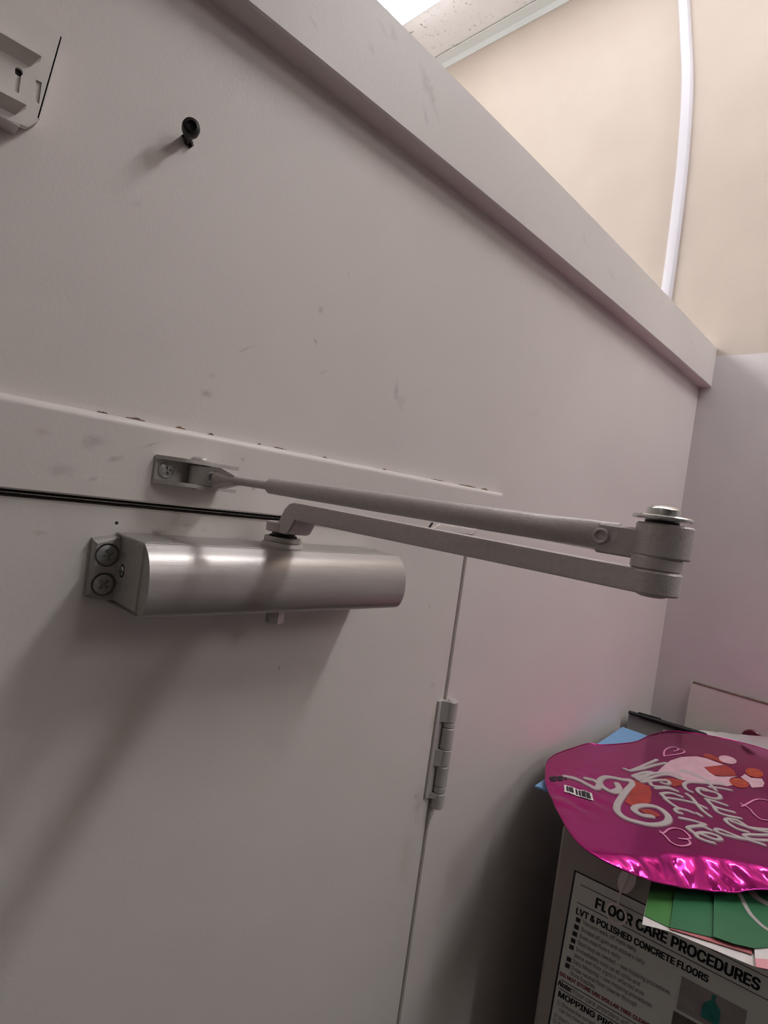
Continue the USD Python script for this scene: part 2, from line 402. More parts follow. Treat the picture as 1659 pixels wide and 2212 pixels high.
# door frame: header and jamb meet in a mitre, rounded outer edge
fr = thing('trim_3', (FX, 0, 0), 'painted metal door frame with chipped header and mitred corner', 'door frame', kind='structure')
ix, iz = DX1 + .0030, DZ + .0043
rr, yf = .0045, -.0075
prof = [(.030, iz), (yf + .001, iz), (yf, iz + .001)] + [(yf + rr - rr * math.cos(a), FZ - rr + rr * math.sin(a)) for a in np.linspace(0, np.pi / 2, 9)] + [(.030, FZ)]
mit = lambda z: FX - (FZ - z) * (FX - ix) / (FZ - iz)
hv = [(xx, y, z) for xx_ in (0, 1) for y, z in prof for xx in ((DX0 - .05 + (FZ - z), mit(z))[xx_],)]
n_ = len(prof)
hf = [q for i in range(n_) for q in ((i, n_ + i, n_ + (i + 1) % n_), (i, n_ + (i + 1) % n_, (i + 1) % n_))] + [q for i in range(1, n_ - 1) for q in ((0, i, i + 1), (n_, n_ + i + 1, n_ + i))]
head = trimesh.Trimesh(hv, hf, process=False)
trimesh.repair.fix_normals(head)
part(fr, 'header', head, M_frame, False)
jam = extrude([(ix + .0003, 0), (FX, 0), (FX, FZ - .0004), (ix + .0003, iz - .0004)], (0, .030, 0), (1, 0, 0), (0, 0, 1), .0330, .0020)
part(fr, 'jamb', jam, M_frame, 40)
jl = extrude([(DX0 - .05, 0), (DX0 - .0033, 0), (DX0 - .0033, iz - .0004), (DX0 - .05, FZ - .0004)], (0, .030, 0), (1, 0, 0), (0, 0, 1), .0330, .0020)
part(fr, 'jamb', jl, M_frame, 40)
part(fr, 'door_stop', join(box(DX0 - .02, FX - .02, .0432, .054, DZ - .020, DZ + .03), box(DX1 - .02, FX - .02, .0432, .054, 0, DZ), box(DX0 - .02, DX0 + .02, .0432, .054, 0, DZ)), M_gap)  # stop coloured near black to put shade into the door gap
rng = np.random.default_rng(4)
chips = []
for x, w, h in ((.1245, .0060, .0016), (.1440, .0110, .0020), (.1735, .0062, .0022), (.1950, .0046, .0016), (.2340, .0030, .0014), (.2520, .0120, .0011), (.2960, .0050, .0010), (.3650, .0040, .0012), (.4400, .0200, .0012), (.4900, .0330, .0020), (.5210, .0110, .0030)):
    h, w = h * .55 + .0011, w * 1.3
    q = np.linspace(0, 1, 9)
    ridge_ = h * np.sin(np.pi * q) ** .6 * (.55 + .45 * rng.random(9))
    p = [(x - w / 2 + w * a, FZ - .0004 + b) for a, b in zip(q, ridge_)][::-1] + [(x - w / 2, FZ - .0012), (x + w / 2, FZ - .0012)]
    chips.append(extrude(p, (0, .001, 0), (1, 0, 0), (0, 0, 1), .0018))
part(fr, 'paint_chip', join(*chips), M_board_edge, False, label='dark chips where paint broke off along the header edge', kind='stuff')
strip = extrude([(.4300, iz + .0015), (.4960, iz + .0008), (.5075, iz + .0062), (.4430, iz + .0078)], (0, -.0070, 0), (1, 0, 0), (0, 0, 1), .0026, .0005)
part(fr, 'tape_remnant', strip, M_frame, 30, label='painted-over strip of tape at the end of the header')
gouge = extrude([(.4255, iz + .0010), (.4280, iz + .0006), (.4335, iz + .0082), (.4318, iz + .0088)], (0, -.0070, 0), (1, 0, 0), (0, 0, 1), .0014)
part(fr, 'gouge', gouge, M_ink, False, label='short black gouge in the header')

do = thing('door_1', (DX0, 0, 0), 'white painted flush door carrying the closer', 'door', kind='structure')
leaf = box(DX0, DX1, -.0030, .0420, .010, DZ, .0012)
leaf = mani(leaf) - mani(disc((.1402, -.01, 2.0150), (0, 1, 0), .0011, .02, .0001, 16))
part(do, 'door_leaf', leaf, M_door, 30)
part(do, 'screw_hole', disc((.1402, .0020, 2.0150), (0, 1, 0), .00108, .001, .0001, 16), M_ink, False, label='small empty screw hole above the closer')

# ------------------------------------------------------------------ hinge
HX, HY, HR = .5055, -.0085, .0070
hz = lambda px: 1.8535 - (px - 1508) / (1733 - 1508) * .1145
hi = part(do, 'hinge', box(.4880, .4990, -.0052, -.0025, hz(1711), hz(1507), .0006), M_hinge, label='painted five-knuckle butt hinge')
for k, (a, b) in enumerate(((1508, 1551), (1564, 1608), (1609, 1643), (1644, 1686), (1701, 1733))):
    kn = tri(disc((HX, HY, hz(b)), (0, 0, 1), HR, hz(a) - hz(b), .0006, 32))
    if k in (0, 2, 4):
        kn = mani(kn) + m3.Manifold.hull_points(np.array([(x, y, z) for z in (hz(min(b, 1711)), hz(a)) for x, y in ((.4930, -.0030), (.4930, -.0053), (HX - .002, HY - HR * .93), (HX, HY))]))
    part(hi, 'knuckle', kn, M_hinge, 40)
for a, b in ((1552, 1563), (1687, 1700)):
    part(hi, 'bearing_ring', disc((HX, HY, hz(b)), (0, 0, 1), HR * .96, hz(a) - hz(b), .0007, 32), M_hinge, 40)
part(hi, 'pin', disc((HX, HY, hz(1733) - .0004), (0, 0, 1), .0048, hz(1508) - hz(1733) + .0014, .0006, 24), M_hinge, 40)
part(hi, 'jamb_leaf', box(HX + .001, HX + .010, -.0026, .0, hz(1711), hz(1507), .0004), M_hinge)

# ------------------------------------------------------------------ the door closer
CX0, CX1, CZ0, CZ1 = .1405, .3500, 1.9665, 2.0095
PX, PY = .2455, -.0290                    # the spindle
J = np.array([.2360, -.2840, 2.0490])     # the elbow
cl = thing('door_closer', (PX, 0, CZ0), 'grey metal overhead door closer with folding arms above the door', 'door closer')
Y0 = -.0030
core = mani(box(CX0 + .0012, CX1 - .0012, -.0430, Y0, CZ0 + .001, CZ1 - .0004, .0015))
for x0, x1 in ((.1268, CX0 + .004), (CX1 - .004, .3630)):
    hull = m3.Manifold.hull_points(np.array([(x, y, z) for x, y, z in (
        (x0, Y0, 1.9705 if x0 < .2 else 1.974), (x1, Y0, CZ0 + .0002), (x1, Y0, CZ1 - .0006), (x0, Y0, 2.0055 if x0 < .2 else 2.002),
        (x0 if x0 < .2 else x0, -.0070, 1.9715 if x0 < .2 else 1.975), (x1, -.0090, CZ0 + .001), (x1, -.0090, CZ1 - .0016), (x0, -.0070, 2.0045 if x0 < .2 else 2.001),
        (x0 + (.002 if x0 < .2 else 0), -.0090, 1.9735), (x0 + (.002 if x0 < .2 else 0), -.0090, 2.0025))]))
    core = core + hull
ears = [(.1352, 1.9960), (.1352, 1.9783)]
for x, z in ears:
    core = core - mani(disc((x, -.02, z), (0, 1, 0), .0072, .0135, .0001, 40))
core = core - mani(disc((CX0 - .005, -.0165, 1.9880), (1, 0, 0), .0040, .0090, .0001, 32))
part(cl, 'body', core, M_cast, 25)
for k, (x, z) in enumerate(ears):
    part(cl, 'mounting_screw', phillips((x, -.0062, z), (0, -1, 0), .0064, .0024, .0004, .35 + .5 * k), M_dull, 30)
vs = part(cl, 'valve_screw', mani(disc((CX0 + .0032, -.0165, 1.9880), (-1, 0, 0), .0030, .0028, .0004, 24)) - mani(box(CX0 - .002, CX0 + .0015, -.0205, -.0125, 1.9875, 1.9885)), M_zinc, 30)
# cover: an extruded shell, flat on top, bulging in front
arc = [tuple(q) for q in spline([(-.0465, 2.0082), (-.0522, 2.0030), (-.0560, 1.9955), (-.0576, 1.9870), (-.0574, 1.9790), (-.0552, 1.9722), (-.0520, 1.9684), (-.0475, 1.9666)], 6)]
outer = [(Y0 - .001, CZ1), (-.0455, CZ1 - .0006)] + arc + [(-.0440, 1.9662), (Y0 - .001, CZ0)]
cs = m3.CrossSection([np.array(outer)], m3.FillRule.NonZero)
if cs.area() <= 0:
    cs = m3.CrossSection([np.array(outer[::-1])], m3.FillRule.NonZero)
cut = cs.offset(-.0012, m3.JoinType.Miter) + m3.CrossSection([np.array([(-.006, 1.9676), (.004, 1.9676), (.004, 2.0084), (-.006, 2.0084)])], m3.FillRule.Positive)
shell = (cs - cut).extrude(CX1 - CX0)
t = tri(shell)
vv = np.asarray(t.vertices)
shell = trimesh.Trimesh(np.c_[CX0 + vv[:, 2], vv[:, 0], vv[:, 1]], t.faces, process=False)
part(cl, 'cover', shell, M_cover, 25)
web = cs.offset(-.0010, m3.JoinType.Miter).extrude(.0012)
t = tri(web)
vv = np.asarray(t.vertices)
for x in (CX0 + .0022, CX1 - .0036):
    w = mani(trimesh.Trimesh(np.c_[x + vv[:, 2], vv[:, 0], vv[:, 1]], t.faces, process=False))
    if x < .2:
        w = w - mani(disc((CX0 - .005, -.0165, 1.9880), (1, 0, 0), .0040, .0140, .0001, 32))
    part(cl, 'end_plate', w, M_cast, 25)
# spindle stack
part(cl, 'spindle_boss', lathe([(0, 0), (.0150, 0), (.0150, .0012), (.0142, .0030), (.0133, .0036), (0, .0036)], (PX, PY, CZ1 - .0004), n=48), M_shoe, 30)
part(cl, 'spindle_collar', disc((PX, PY, CZ1 + .0032), (0, 0, 1), .0132, .0036, .0005, 48), M_shoe, 30)
part(cl, 'spindle_shaft', join(disc((PX, PY, CZ1 + .0060), (0, 0, 1), .0082, .0050, .0004, 32), disc((PX, PY, CZ1 + .0068), (0, 0, 1), .0098, .0011, .0003, 32)), M_ink, 30)
hexa = [(.0064 * math.cos(a), .0064 * math.sin(a)) for a in np.linspace(0, 2 * np.pi, 7)[:-1] + .25]
part(cl, 'hex_nut', extrude(hexa, (PX - .002, PY - .006, CZ0 - .0098), (1, 0, 0), (0, 1, 0), .0105, .0008), M_arm, 20)
part(cl, 'bottom_plate', box(PX - .004, PX + .012, -.040, -.012, CZ0 - .0012, CZ0 + .0005, .0004), M_arm)
# main arm: a forged bar that rises from the hub and runs level to the elbow
ad = np.array([J[0] - PX, J[1] - PY])
AL = np.linalg.norm(ad)
ad /= AL
e_t, e_n = np.array([ad[0], ad[1], 0]), np.array([-ad[1], ad[0], 0])
sideA = [(.0000, 2.0195), (.0150, 2.0195), (.0185, 2.0205), (.0245, 2.0300), (.06, 2.0298), (AL - .0, 2.0297), (AL, 2.0385), (.10, 2.0405), (.030, 2.0415), (.0195, 2.0415), (.0150, 2.0405), (.0110, 2.0370), (.0050, 2.0272), (.0, 2.0262)]
P0 = np.array([PX, PY, 0.])


def arm_strip(poly, widths, bev):
    """side profile (t, z) swept across the arm; widths gives the half width at a distance t along the arm"""
    cs2 = m3.CrossSection([np.asarray(poly, float)], m3.FillRule.NonZero)
    if cs2.area() <= 0:
        cs2 = m3.CrossSection([np.asarray(poly, float)[::-1]], m3.FillRule.NonZero)
    m = cs2.offset(-bev, m3.JoinType.Miter).extrude(1.0) + cs2.extrude(1 - 2 * .06).translate((0, 0, .06))
    t2 = tri(m.refine_to_length(.012))
    q = np.asarray(t2.vertices)
    hw = np.interp(q[:, 0], *zip(*widths))
    return trimesh.Trimesh(P0 + q[:, :1] * e_t + q[:, 1:2] * np.array([0, 0, 1.]) + ((q[:, 2:] - .5) * 2 * hw[:, None]) * (-e_n), t2.faces, process=False)


def rot_fix(m):
    """make sure that faces point outwards"""
    if m.volume < 0:
        m.invert()
    return m


main = rot_fix(arm_strip(sideA, [(-.02, .0095), (.02, .0095), (.05, .0075), (AL - .035, .0078), (AL - .012, .0097), (AL, .0098)], .0007))
hub = disc((PX, PY, 2.0197), (0, 0, 1), .0128, .0068, .0006, 48)
eye = disc((J[0], J[1], 2.0297), (0, 0, 1), .0098, .0092, .0008, 48)
part(cl, 'main_arm', mani(main) + mani(hub) + mani(eye), M_arm, 30)
part(cl, 'elbow_rivet', lathe([(0, 0), (.0042, .0002), (.0060, .0010), (.0066, .0018), (.0066, .0030), (0, .0030)], (J[0], J[1], 2.0283), n=40), M_arm, 30)
part(cl, 'elbow_spacer', disc((J[0], J[1], 2.0387), (0, 0, 1), .0093, .0058, .0009, 48), M_arm, 30)
part(cl, 'elbow_shaft', disc((J[0], J[1], 2.0430), (0, 0, 1), .0062, .0152, .0002, 32), M_ink, 30)
# forearm
S = np.array([.1870, -.0200, 2.0510])     # where the rod leaves the clevis
fd = J - S
FL = np.linalg.norm(fd)
fd /= FL
side = np.cross(fd, (0, 0, 1.))
side /= np.linalg.norm(side)
if side[0] > 0:
    side = -side                            # towards the side of the viewer
upv = np.cross(side, fd)
upv *= np.sign(upv[2])
at_f = lambda d, s=0., h=0.: S + fd * d + side * s + upv * h
rod = part(cl, 'forearm_rod', tube([at_f(.008), at_f(.012), at_f(.020), at_f(.034), at_f(.09)], [.0040, .0040, .0030, .0026, .0026], 20), M_arm, 40)


def bar(d0, d1, s, h, hs=.0, b=.0008):
    """a bar along the forearm, half width s across and half height h"""
    q = []
    for dd, ss, hh in ((d0, s - b, h - b), (d1, s - b, h - b), (d0 + b, s, h - b), (d1 - b, s, h - b), (d0 + b, s - b, h), (d1 - b, s - b, h)):
        q += [at_f(dd, i * ss, j * hh + hs) for i in (-1, 1) for j in (-1, 1)]
    return m3.Manifold.hull_points(np.array(q))


flat_end = m3.Manifold.hull_points(np.array([at_f(d, s, h) for d, sh, hh in ((-.003, .0022, .0066), (.013, .0022, .0066), (.027, .0024, .0029)) for s in (-sh, sh) for h in (-hh, hh)]))
part(cl, 'forearm_rod_end', flat_end, M_arm, 25)
TL = FL - .0150
tb = tube([at_f(.0560), at_f(.0567), at_f(.11), at_f(TL - .03), at_f(TL - .014), at_f(TL)], [.0040, .0047, .0050, .0056, .0060, .0062], 32)
q = np.asarray(tb.vertices)
rel = (q - S) @ fd
ws = (q - S) @ side
k = np.clip((rel - (TL - .032)) / .016, 0, 1) * .48           # the tube's end is pinched flat round the knuckle's tongue
tb = trimesh.Trimesh(q - side * (ws * k)[:, None], tb.faces, process=False)
part(cl, 'forearm_tube', rot_fix(tb), M_arm, 40)
rv = at_f(TL - .0060, .0032)
part(cl, 'forearm_rivet', lathe([(0, -.001), (.0032, -.001), (.0032, .0011), (.0026, .0015), (.0020, .0011), (.0016, .0002), (0, -.0002)], rv, side, 36), M_arm, 30)
knob = mani(disc((J[0] + .0013, J[1] - .0010, 2.0440), (0, 0, 1), .0105, .0130, .0007, 56)) + bar(FL - .023, FL - .004, .0030, .0060, -.0008)
part(cl, 'elbow_knuckle', knob, M_arm, 30)
part(cl, 'elbow_washer', disc((J[0], J[1], 2.0584), (0, 0, 1), .0110, .0017, .0005, 56), M_zinc, 30)
scr = mani(lathe([(0, 0), (.0060, 0), (.0062, .0010), (.0060, .0028), (.0048, .0038), (.0024, .0043), (0, .0044)], (J[0], J[1], 2.0599), n=48))
scr = scr - mani(extrude([(-.012, -.0008), (.012, -.0008), (.012, .0008), (-.012, .0008)], (J[0], J[1], 2.0628), (.35, -.94, 0), (.94, .35, 0), .003))
part(cl, 'elbow_screw', scr, M_zinc, 30)
# shoe on the header: channel with tapered flanges, pin, clevis strap
SX0, SX1, SZ0, SZ1, SD = .1560, .2060, 2.0425, 2.0600, .0165
YH = -.0075
part(cl, 'shoe_plate', box(SX0, SX1 - .004, YH - .0018, YH, SZ0, SZ1, .0005), M_shoe)
for z0 in (SZ0, SZ1 - .0024):
    fl = extrude([(SX0, YH - .0009), (SX0 + .0012, YH - .0050), (SX0 + .010, YH - SD * .8), (SX0 + .018, YH - SD), (SX1, YH - SD), (SX1, YH - SD + .006), (SX1 - .004, YH - .0009)][::-1], (0, 0, z0), (1, 0, 0), (0, 1, 0), .0024, .0004)
    part(cl, 'shoe_flange', rot_fix(fl), M_shoe, 25)
part(cl, 'shoe_screw', phillips((SX0 + .0075, YH - .0016, 2.0510), (0, -1, 0), .0052, .0016, .0004, .25), M_dull, 30)
PNX, PNY = .1815, -.0170
part(cl, 'shoe_pin', join(lathe([(0, 0), (.0060, 0), (.0060, .0008), (.0048, .0021), (.0022, .0028), (0, .0029)], (PNX, PNY, SZ1), n=40), disc((PNX, PNY, SZ0 - .001), (0, 0, 1), .0028, SZ1 - SZ0 + .002, .0002, 24)), M_shoe, 30)
cd = np.array([.78, -.62, 0.])
cd /= np.linalg.norm(cd)
cn = np.array([-cd[1], cd[0], 0.])
cc = np.array([PNX, PNY, 0.])
upoly = []
for a in np.linspace(np.pi * .5, np.pi * 1.5, 19):
    upoly.append((.0056 * math.cos(a), .0056 * math.sin(a)))
upoly += [(.0125, -.0056), (.0150, -.0035), (.0150, .0035), (.0125, .0056)]
cm = extrude(upoly, cc + np.array([0, 0, SZ0 + .0026]), cd, cn, .0118, .0008)
part(cl, 'clevis', rot_fix(cm), M_shoe, 35)
cr = cc + cd * .0095 - cn * .0056 + np.array([0, 0, 2.0508])
part(cl, 'clevis_rivet', lathe([(0, 0), (.0034, 0), (.0034, .0008), (.0026, .0014), (.0016, .0012), (.0008, .0002), (0, .0)], cr, -cn, 32), M_dull, 30)

# ------------------------------------------------------------------ bracket and screw high on the wall
br = thing('wall_bracket', (.0, 0, 2.238), 'white slotted metal mounting bracket with ribs high on the wall', 'bracket')
YB = -.0120
plate = mani(extrude([(-.16, 2.2080), (.0600, 2.2110), (.0670, 2.2122), (.0715, 2.2178), (.0770, 2.2640), (.0500, 2.2700), (-.16, 2.2860)], (0, YB + .0032, 0), (1, 0, 0), (0, 0, 1), .0032, .0003))
for x in (.0605, .0695, .048, .036, .0, -.04):
    plate = plate - mani(box(x - .0013, x + .0013, YB - .01, YB + .0012, 2.2262, 2.2368))
    if x < .065:
        plate = plate - mani(disc((x + .0002, YB - .01, 2.2362), (0, 1, 0), .0017, .03, .0001, 20))
part(br, 'plate', plate, M_bracket)
part(br, 'side_lip', m3.Manifold.hull_points(np.array([(x + d, y, z) for d in (0, .0012) for x, y, z in ((.0708, YB, 2.2190), (.0708, -.0006, 2.2190), (.0762, YB, 2.2640), (.0762, -.0006, 2.2640))])), M_bracket)
part(br, 'bottom_lip', box(-.16, .0640, YB + .0002, -.0006, 2.2106, 2.2118, .0002), M_bracket)
for z0, xe in ((2.2412, .0690), (2.2150, .0655)):
    rib = m3.Manifold.hull_points(np.array([(-.16, YB, z0), (xe - .004, YB, z0), (-.16, YB - .0062, z0 + .0044), (xe - .0010, YB - .0062, z0 + .0044), (-.16, YB - .0062, z0 + .0050), (xe - .0010, YB - .0062, z0 + .0050), (-.16, YB, z0 + .0054), (xe, YB, z0 + .0054)]))
    part(br, 'rib', rib, M_bracket, 25)
for x in (.0612, .0485, .0365):
    part(br, 'screw', disc((x, .0, 2.2362), (0, -1, 0), .0021, .0100, .0005, 20), M_black)

sc = thing('wall_screw', (.1528, 0, 2.2554), 'black screw in a plastic plug sticking out of the wall below the cap board', 'screw')
part(sc, 'shank', lathe([(0, .001), (.0022, .001), (.0024, -.006), (.0030, -.0105), (.0041, -.0125), (.0050, -.0150), (.0053, -.0185), (.0048, -.0206), (.0030, -.0213), (.0020, -.0196), (0, -.0190)][::-1], (.1528, 0, 2.2554), (.33, .94, .04), 28), M_black, 40)
part(sc, 'wing', join(extrude([(.1488, 2.2572), (.1508, 2.2556), (.1532, 2.2546), (.1528, 2.2566)], (0, 0.0005, 0), (1, 0, 0), (0, 0, 1), .0060), extrude([(.1530, 2.2552), (.1546, 2.2524), (.1556, 2.2530), (.1546, 2.2556)], (0, 0.0005, 0), (1, 0, 0), (0, 0, 1), .0045)), M_black, False)

# ------------------------------------------------------------------ cable raceway on the side wall, behind the partition
rp = spline([(XR, .0860, 2.36), (XR, .0830, 2.53), (XR, .0840, 2.628), (XR, .0875, 2.75), (XR, .0945, 2.86), (XR, .1035, 2.95), (XR, .1190, 3.04), (XR, .1345, 3.124), (XR, .165, 3.275)], 6)
hw, ht = .0100, .0125
sec = [(-hw, 0), (-hw, ht * .62), (-hw * .72, ht * .95), (-hw * .3, ht), (hw * .3, ht), (hw * .72, ht * .95), (hw, ht * .62), (hw, 0)]
tg = np.gradient(rp, axis=0)
tg /= np.linalg.norm(tg, axis=1, keepdims=True)
rv_ = []
for p, d in zip(rp, tg):
    sidev = np.cross(d, (1, 0, 0))
    rv_.append([p + sidev * a - np.array([b, 0, 0]) for a, b in sec])
rv_ = np.array(rv_)
nS = len(sec)
fs = []
for i in range(len(rp) - 1):
    for j in range(nS):
        k = (j + 1) % nS
        fs += [(i * nS + j, (i + 1) * nS + j, (i + 1) * nS + k), (i * nS + j, (i + 1) * nS + k, i * nS + k)]
race = trimesh.Trimesh(rv_.reshape(-1, 3), fs, process=False)
trimesh.repair.fix_normals(race)
solo('cable_raceway', race, M_race, 'white plastic cable raceway rising up the cream wall', 'raceway', smooth=40)

# ------------------------------------------------------------------ fluorescent fixtures
def fixture(x0, x1, y0, y1, label, lens=None):
    f = thing('ceiling_light', ((x0 + x1) / 2, (y0 + y1) / 2, ZC), label, 'ceiling light', 'narrow fluorescent troffers in the ceiling')
    fw, zb, zt = .022, ZC - .0085, ZC - .0038
    part(f, 'frame', join(box(x0, x0 + fw, y0, y1, zb, zt, .001), box(x1 - fw * .5, x1, y0, y1, zb, zt, .001), box(x0 + fw, x1 - fw, y0, y0 + fw, zb, zt, .001), box(x0 + fw, x1 - fw, y1 - fw, y1, zb, zt, .001)), M_trim, 25)
    xm = x1 - .062
    part(f, 'divider', box(xm - .008, xm + .004, y0 + fw, y1 - fw, zb - .004, zt, .001), M_trim, 25)
    for a_, b_ in ((x0 + fw, xm - .008), (xm + .004, x1 - fw * .5)):
        part(f, 'lens', box(a_, b_, y0 + fw, y1 - fw, zb - .018, zt, .006), lens or M_lens, 25)


fixture(.685, .990, -2.90, -1.68, 'bright fluorescent ceiling light on the near side of the partition, out in the room')
fixture(.800, .960, -1.05, -.44, 'short narrow fluorescent ceiling light on the near side of the partition, above the cabinet', M_strong_lens)
fixture(.685, .990, -.42, .80, 'dim fluorescent ceiling light glowing above the cap board', M_dim_lens)
fixture(.685, .990, 2.04, 3.24, 'bright fluorescent ceiling light beyond the partition, nearest its far wall', M_strong_lens)
fixture(-.535, -.230, .82, 2.02, 'added unseen fluorescent ceiling light beyond the partition, left of the cap board light', M_strong_lens)  # added out of view for bounce light on the ceiling beyond
fixture(-1.755, -1.450, .82, 2.02, 'added unseen fluorescent ceiling light beyond the partition, far to the left', M_strong_lens)  # hidden extra fixture, brightens the ceiling by way of the far floor

# ------------------------------------------------------------------ filing cabinet with the notice
CA = math.radians(11)
CO = np.array([.660, -.0785, 0.])                       # its front corner nearest the wall
cu, cn_, ci = np.array([math.sin(CA), -math.cos(CA), 0]), np.array([-math.cos(CA), -math.sin(CA), 0]), np.array([math.cos(CA), math.sin(CA), 0])
ZT = 1.711
on_face = lambda s, z, o=0.: CO + cu * s + np.array([0, 0, z]) + cn_ * o


def face_box(s0, s1, z0, z1, o0, o1, b=0.0):
    """a box in the cabinet's own axes: along its front, up, and out of its front"""
    m = tri(box(s0, s1, -o1, -o0, z0, z1, b))
    q = np.asarray(m.vertices)
    return trimesh.Trimesh(CO + q[:, :1] * cu + q[:, 2:] * np.array([0, 0, 1.]) - q[:, 1:2] * cn_, m.faces, process=False)


CD, CWID = .385, .555
cb = thing('storage_cabinet', CO + cu * CWID / 2 + ci * CD / 2, 'tall grey-beige metal storage cabinet in the corner, notice on its front', 'cabinet')
part(cb, 'carcass', rot_fix(face_box(0, CWID, .05, ZT, -CD, -.020, .004)), M_cabinet)
part(cb, 'plinth', rot_fix(face_box(.01, CWID - .01, 0, .052, -CD + .01, -.035, .002)), M_black)
part(cb, 'door', rot_fix(face_box(.0005, CWID - .0005, .055, ZT - .004, -.0215, 0, .003)), M_cabinet)
part(cb, 'handle', rot_fix(face_box(CWID - .060, CWID - .040, .95, 1.08, 0, .020, .004)), M_dull)

PS, PZ = .0225, 1.6625                                   # upper corner of the sheet; it hangs slightly askew
SK = math.radians(-1.2)
sg_u, sg_v = cu * math.cos(SK) + np.array([0, 0, 1.]) * math.sin(SK), -cu * math.sin(SK) + np.array([0, 0, 1.]) * math.cos(SK)
SO = on_face(PS, PZ, .0006)


def sheet(pts, o, d, b=0.):
    """polygon in sheet coordinates (right, down from its upper corner)"""
    pl = np.array([(a, -z) for a, z in pts])
    if sg.Polygon(pl).exterior.is_ccw is False:
        pl = pl[::-1]
    return extrude(pl, SO + cn_ * o, sg_u, sg_v, d, b)


def rect(a, z, w, h, o=.0008, d=.00025):
    return sheet([(a, z), (a + w, z), (a + w, z + h), (a, z + h)], o, d)


nt = thing('paper_notice', SO, 'laminated floor care notice taped to the front of the cabinet', 'notice')
part(nt, 'sheet', rect(0, 0, .215, .279, 0, .0007), M_sign, False)


def words_(text, a, z, height, width, mt, bold=False, name='text_line', slant=0.):
    m = meshkit.text_mesh(text, height, .0002, bold)
    q = np.asarray(m.vertices)
    q[:, 0] *= width / (q[:, 0].max() - q[:, 0].min())
    q[:, 0] += q[:, 1] * slant
    if bold:
        q = np.vstack([q + np.array([k * height * .035, 0, 0]) for k in (-1, 0, 1)])
        m = trimesh.Trimesh(q, np.vstack([m.faces + i * len(m.vertices) for i in range(3)]), process=False)
    P = SO + cn_ * .0008 + sg_u * (a + q[:, :1]) + sg_v * (q[:, 1:2] - z) + cn_ * q[:, 2:]
    part(nt, name, trimesh.Trimesh(P, m.faces, process=False), mt, False)


rows = lambda s, z: (s - PS, PZ - z)
words_('FLOOR CARE PROCEDURES', .0250, .0275, .0112, .1560, M_ink, True, 'heading')
words_('LVT & POLISHED CONCRETE FLOORS', .0068, .0445, .0070, .1330, M_ink, True, 'heading')
words_('MOPPING PROCEDURES', .0030, .1445, .0064, .1000, M_ink, True, 'heading')
for (a, z, w) in ((.0070, .0105, .200), (.0065, .0315, .203), (.0035, .1245, .205), (.0030, .1350, .205)):
    part(nt, 'rule', rect(a, z, w, .0006), M_ink, False)
for i, z in enumerate((.0480, .0565, .0648, .0731, .0810, .0957, .1034)):
    part(nt, 'bullet', rect(.0085 - .0005 * i, z, .0049, .0049), M_ink, False)
body = [('Vacuum walk off mats daily', .0160, .0515, .0570), ('Scrape all gum and stickers daily', .0158, .0600, .0670), ('Dust mop floors daily', .0150, .0680, .0440),
        ('Spot mop as needed - see mopping procedures', .0145, .0760, .0955), ('Immediately mop up all spills and', .0137, .0842, .0680), ('place wet floor signs in affected area', .0132, .0915, .0735),
        ('Daily Mopping - see mopping procedures', .0127, .0990, .0830), ('Order neutral floor cleaner through', .0122, .1069, .0700), ('Store Supplies', .0119, .1134, .0275)]
for tx, a, z, w in body:
    words_(tx, a, z + .0003, .0044, w, M_grey_ink)
words_('DO NOT STORE USE DOLLAR TREE CLEANING PRODUCTS', .0012, .1205, .0040, .1300, M_red_ink, True)
words_('Note:', .0008, .1322, .0056, .0150, M_ink, True, slant=.2)
words_('Floor care providers will handle', .0175, .1322, .0050, .0780, M_grey_ink, slant=.2)
for tx, a, z, w in (('1) Choose the correct mop head', -.0002, .1530, .062), ('can be cleaned', .0035, .1595, .030), ('2) Start with clean water', -.0010, .1690, .050), ('3) Wring', -.0015, .1760, .018)):
    words_(tx, a + .0035, z, .0044, w, M_grey_ink)
part(nt, 'photo', rect(.1180, .0515, .0580, .0345), M_photo, False)
part(nt, 'photo', rect(.1160, .0895, .0580, .0345), M_photo2, False)
bt = [(.1460, .0530), (.1492, .0530), (.1494, .0590), (.1540, .0640), (.1555, .0680), (.1555, .0790), (.1545, .0805), (.1405, .0805), (.1395, .0790), (.1395, .0690), (.1410, .0645), (.1458, .0595)]
part(nt, 'bottle_picture', sheet(bt, .0010, .0003), M_teal, False, label='teal spray bottle shown in the upper photo')
part(nt, 'black_border', rect(-.0022, -.0012, .2180, .2820, -.0004, .0004), M_ink, False)  # black rectangle showing along the left and top edges of the sheet

# ------------------------------------------------------------------ papers jutting out over the cabinet's front edge
SW, ST, SQ = np.array([-.970, -.243, 0.]), np.array([.243, -.970, 0.]), np.array([.666, -.190, 0.]) + .0187 * np.array([-.970, -.243, 0.])


def ab(poly, z, th=.0004):
    """a sheet lying flat at height z; its outline is given along and out from the cabinet's front"""
    pl = np.array(poly, float)
    if not sg.Polygon(pl).exterior.is_ccw:
        pl = pl[::-1]
    return rot_fix(extrude(pl[::-1], SQ + np.array([0, 0, z]), ST, SW, th)) if np.cross(ST, SW)[2] > 0 else rot_fix(extrude(pl, SQ + np.array([0, 0, z + th]), ST, SW, th))


def paper(name, z, label, pieces, cat='paper'):
    o = thing(name, SQ + np.array([0, 0, z]), label, cat)
    for nm, poly, mt, dz in pieces:
        part(o, nm, ab(poly, z + dz), mt, False)
    return o


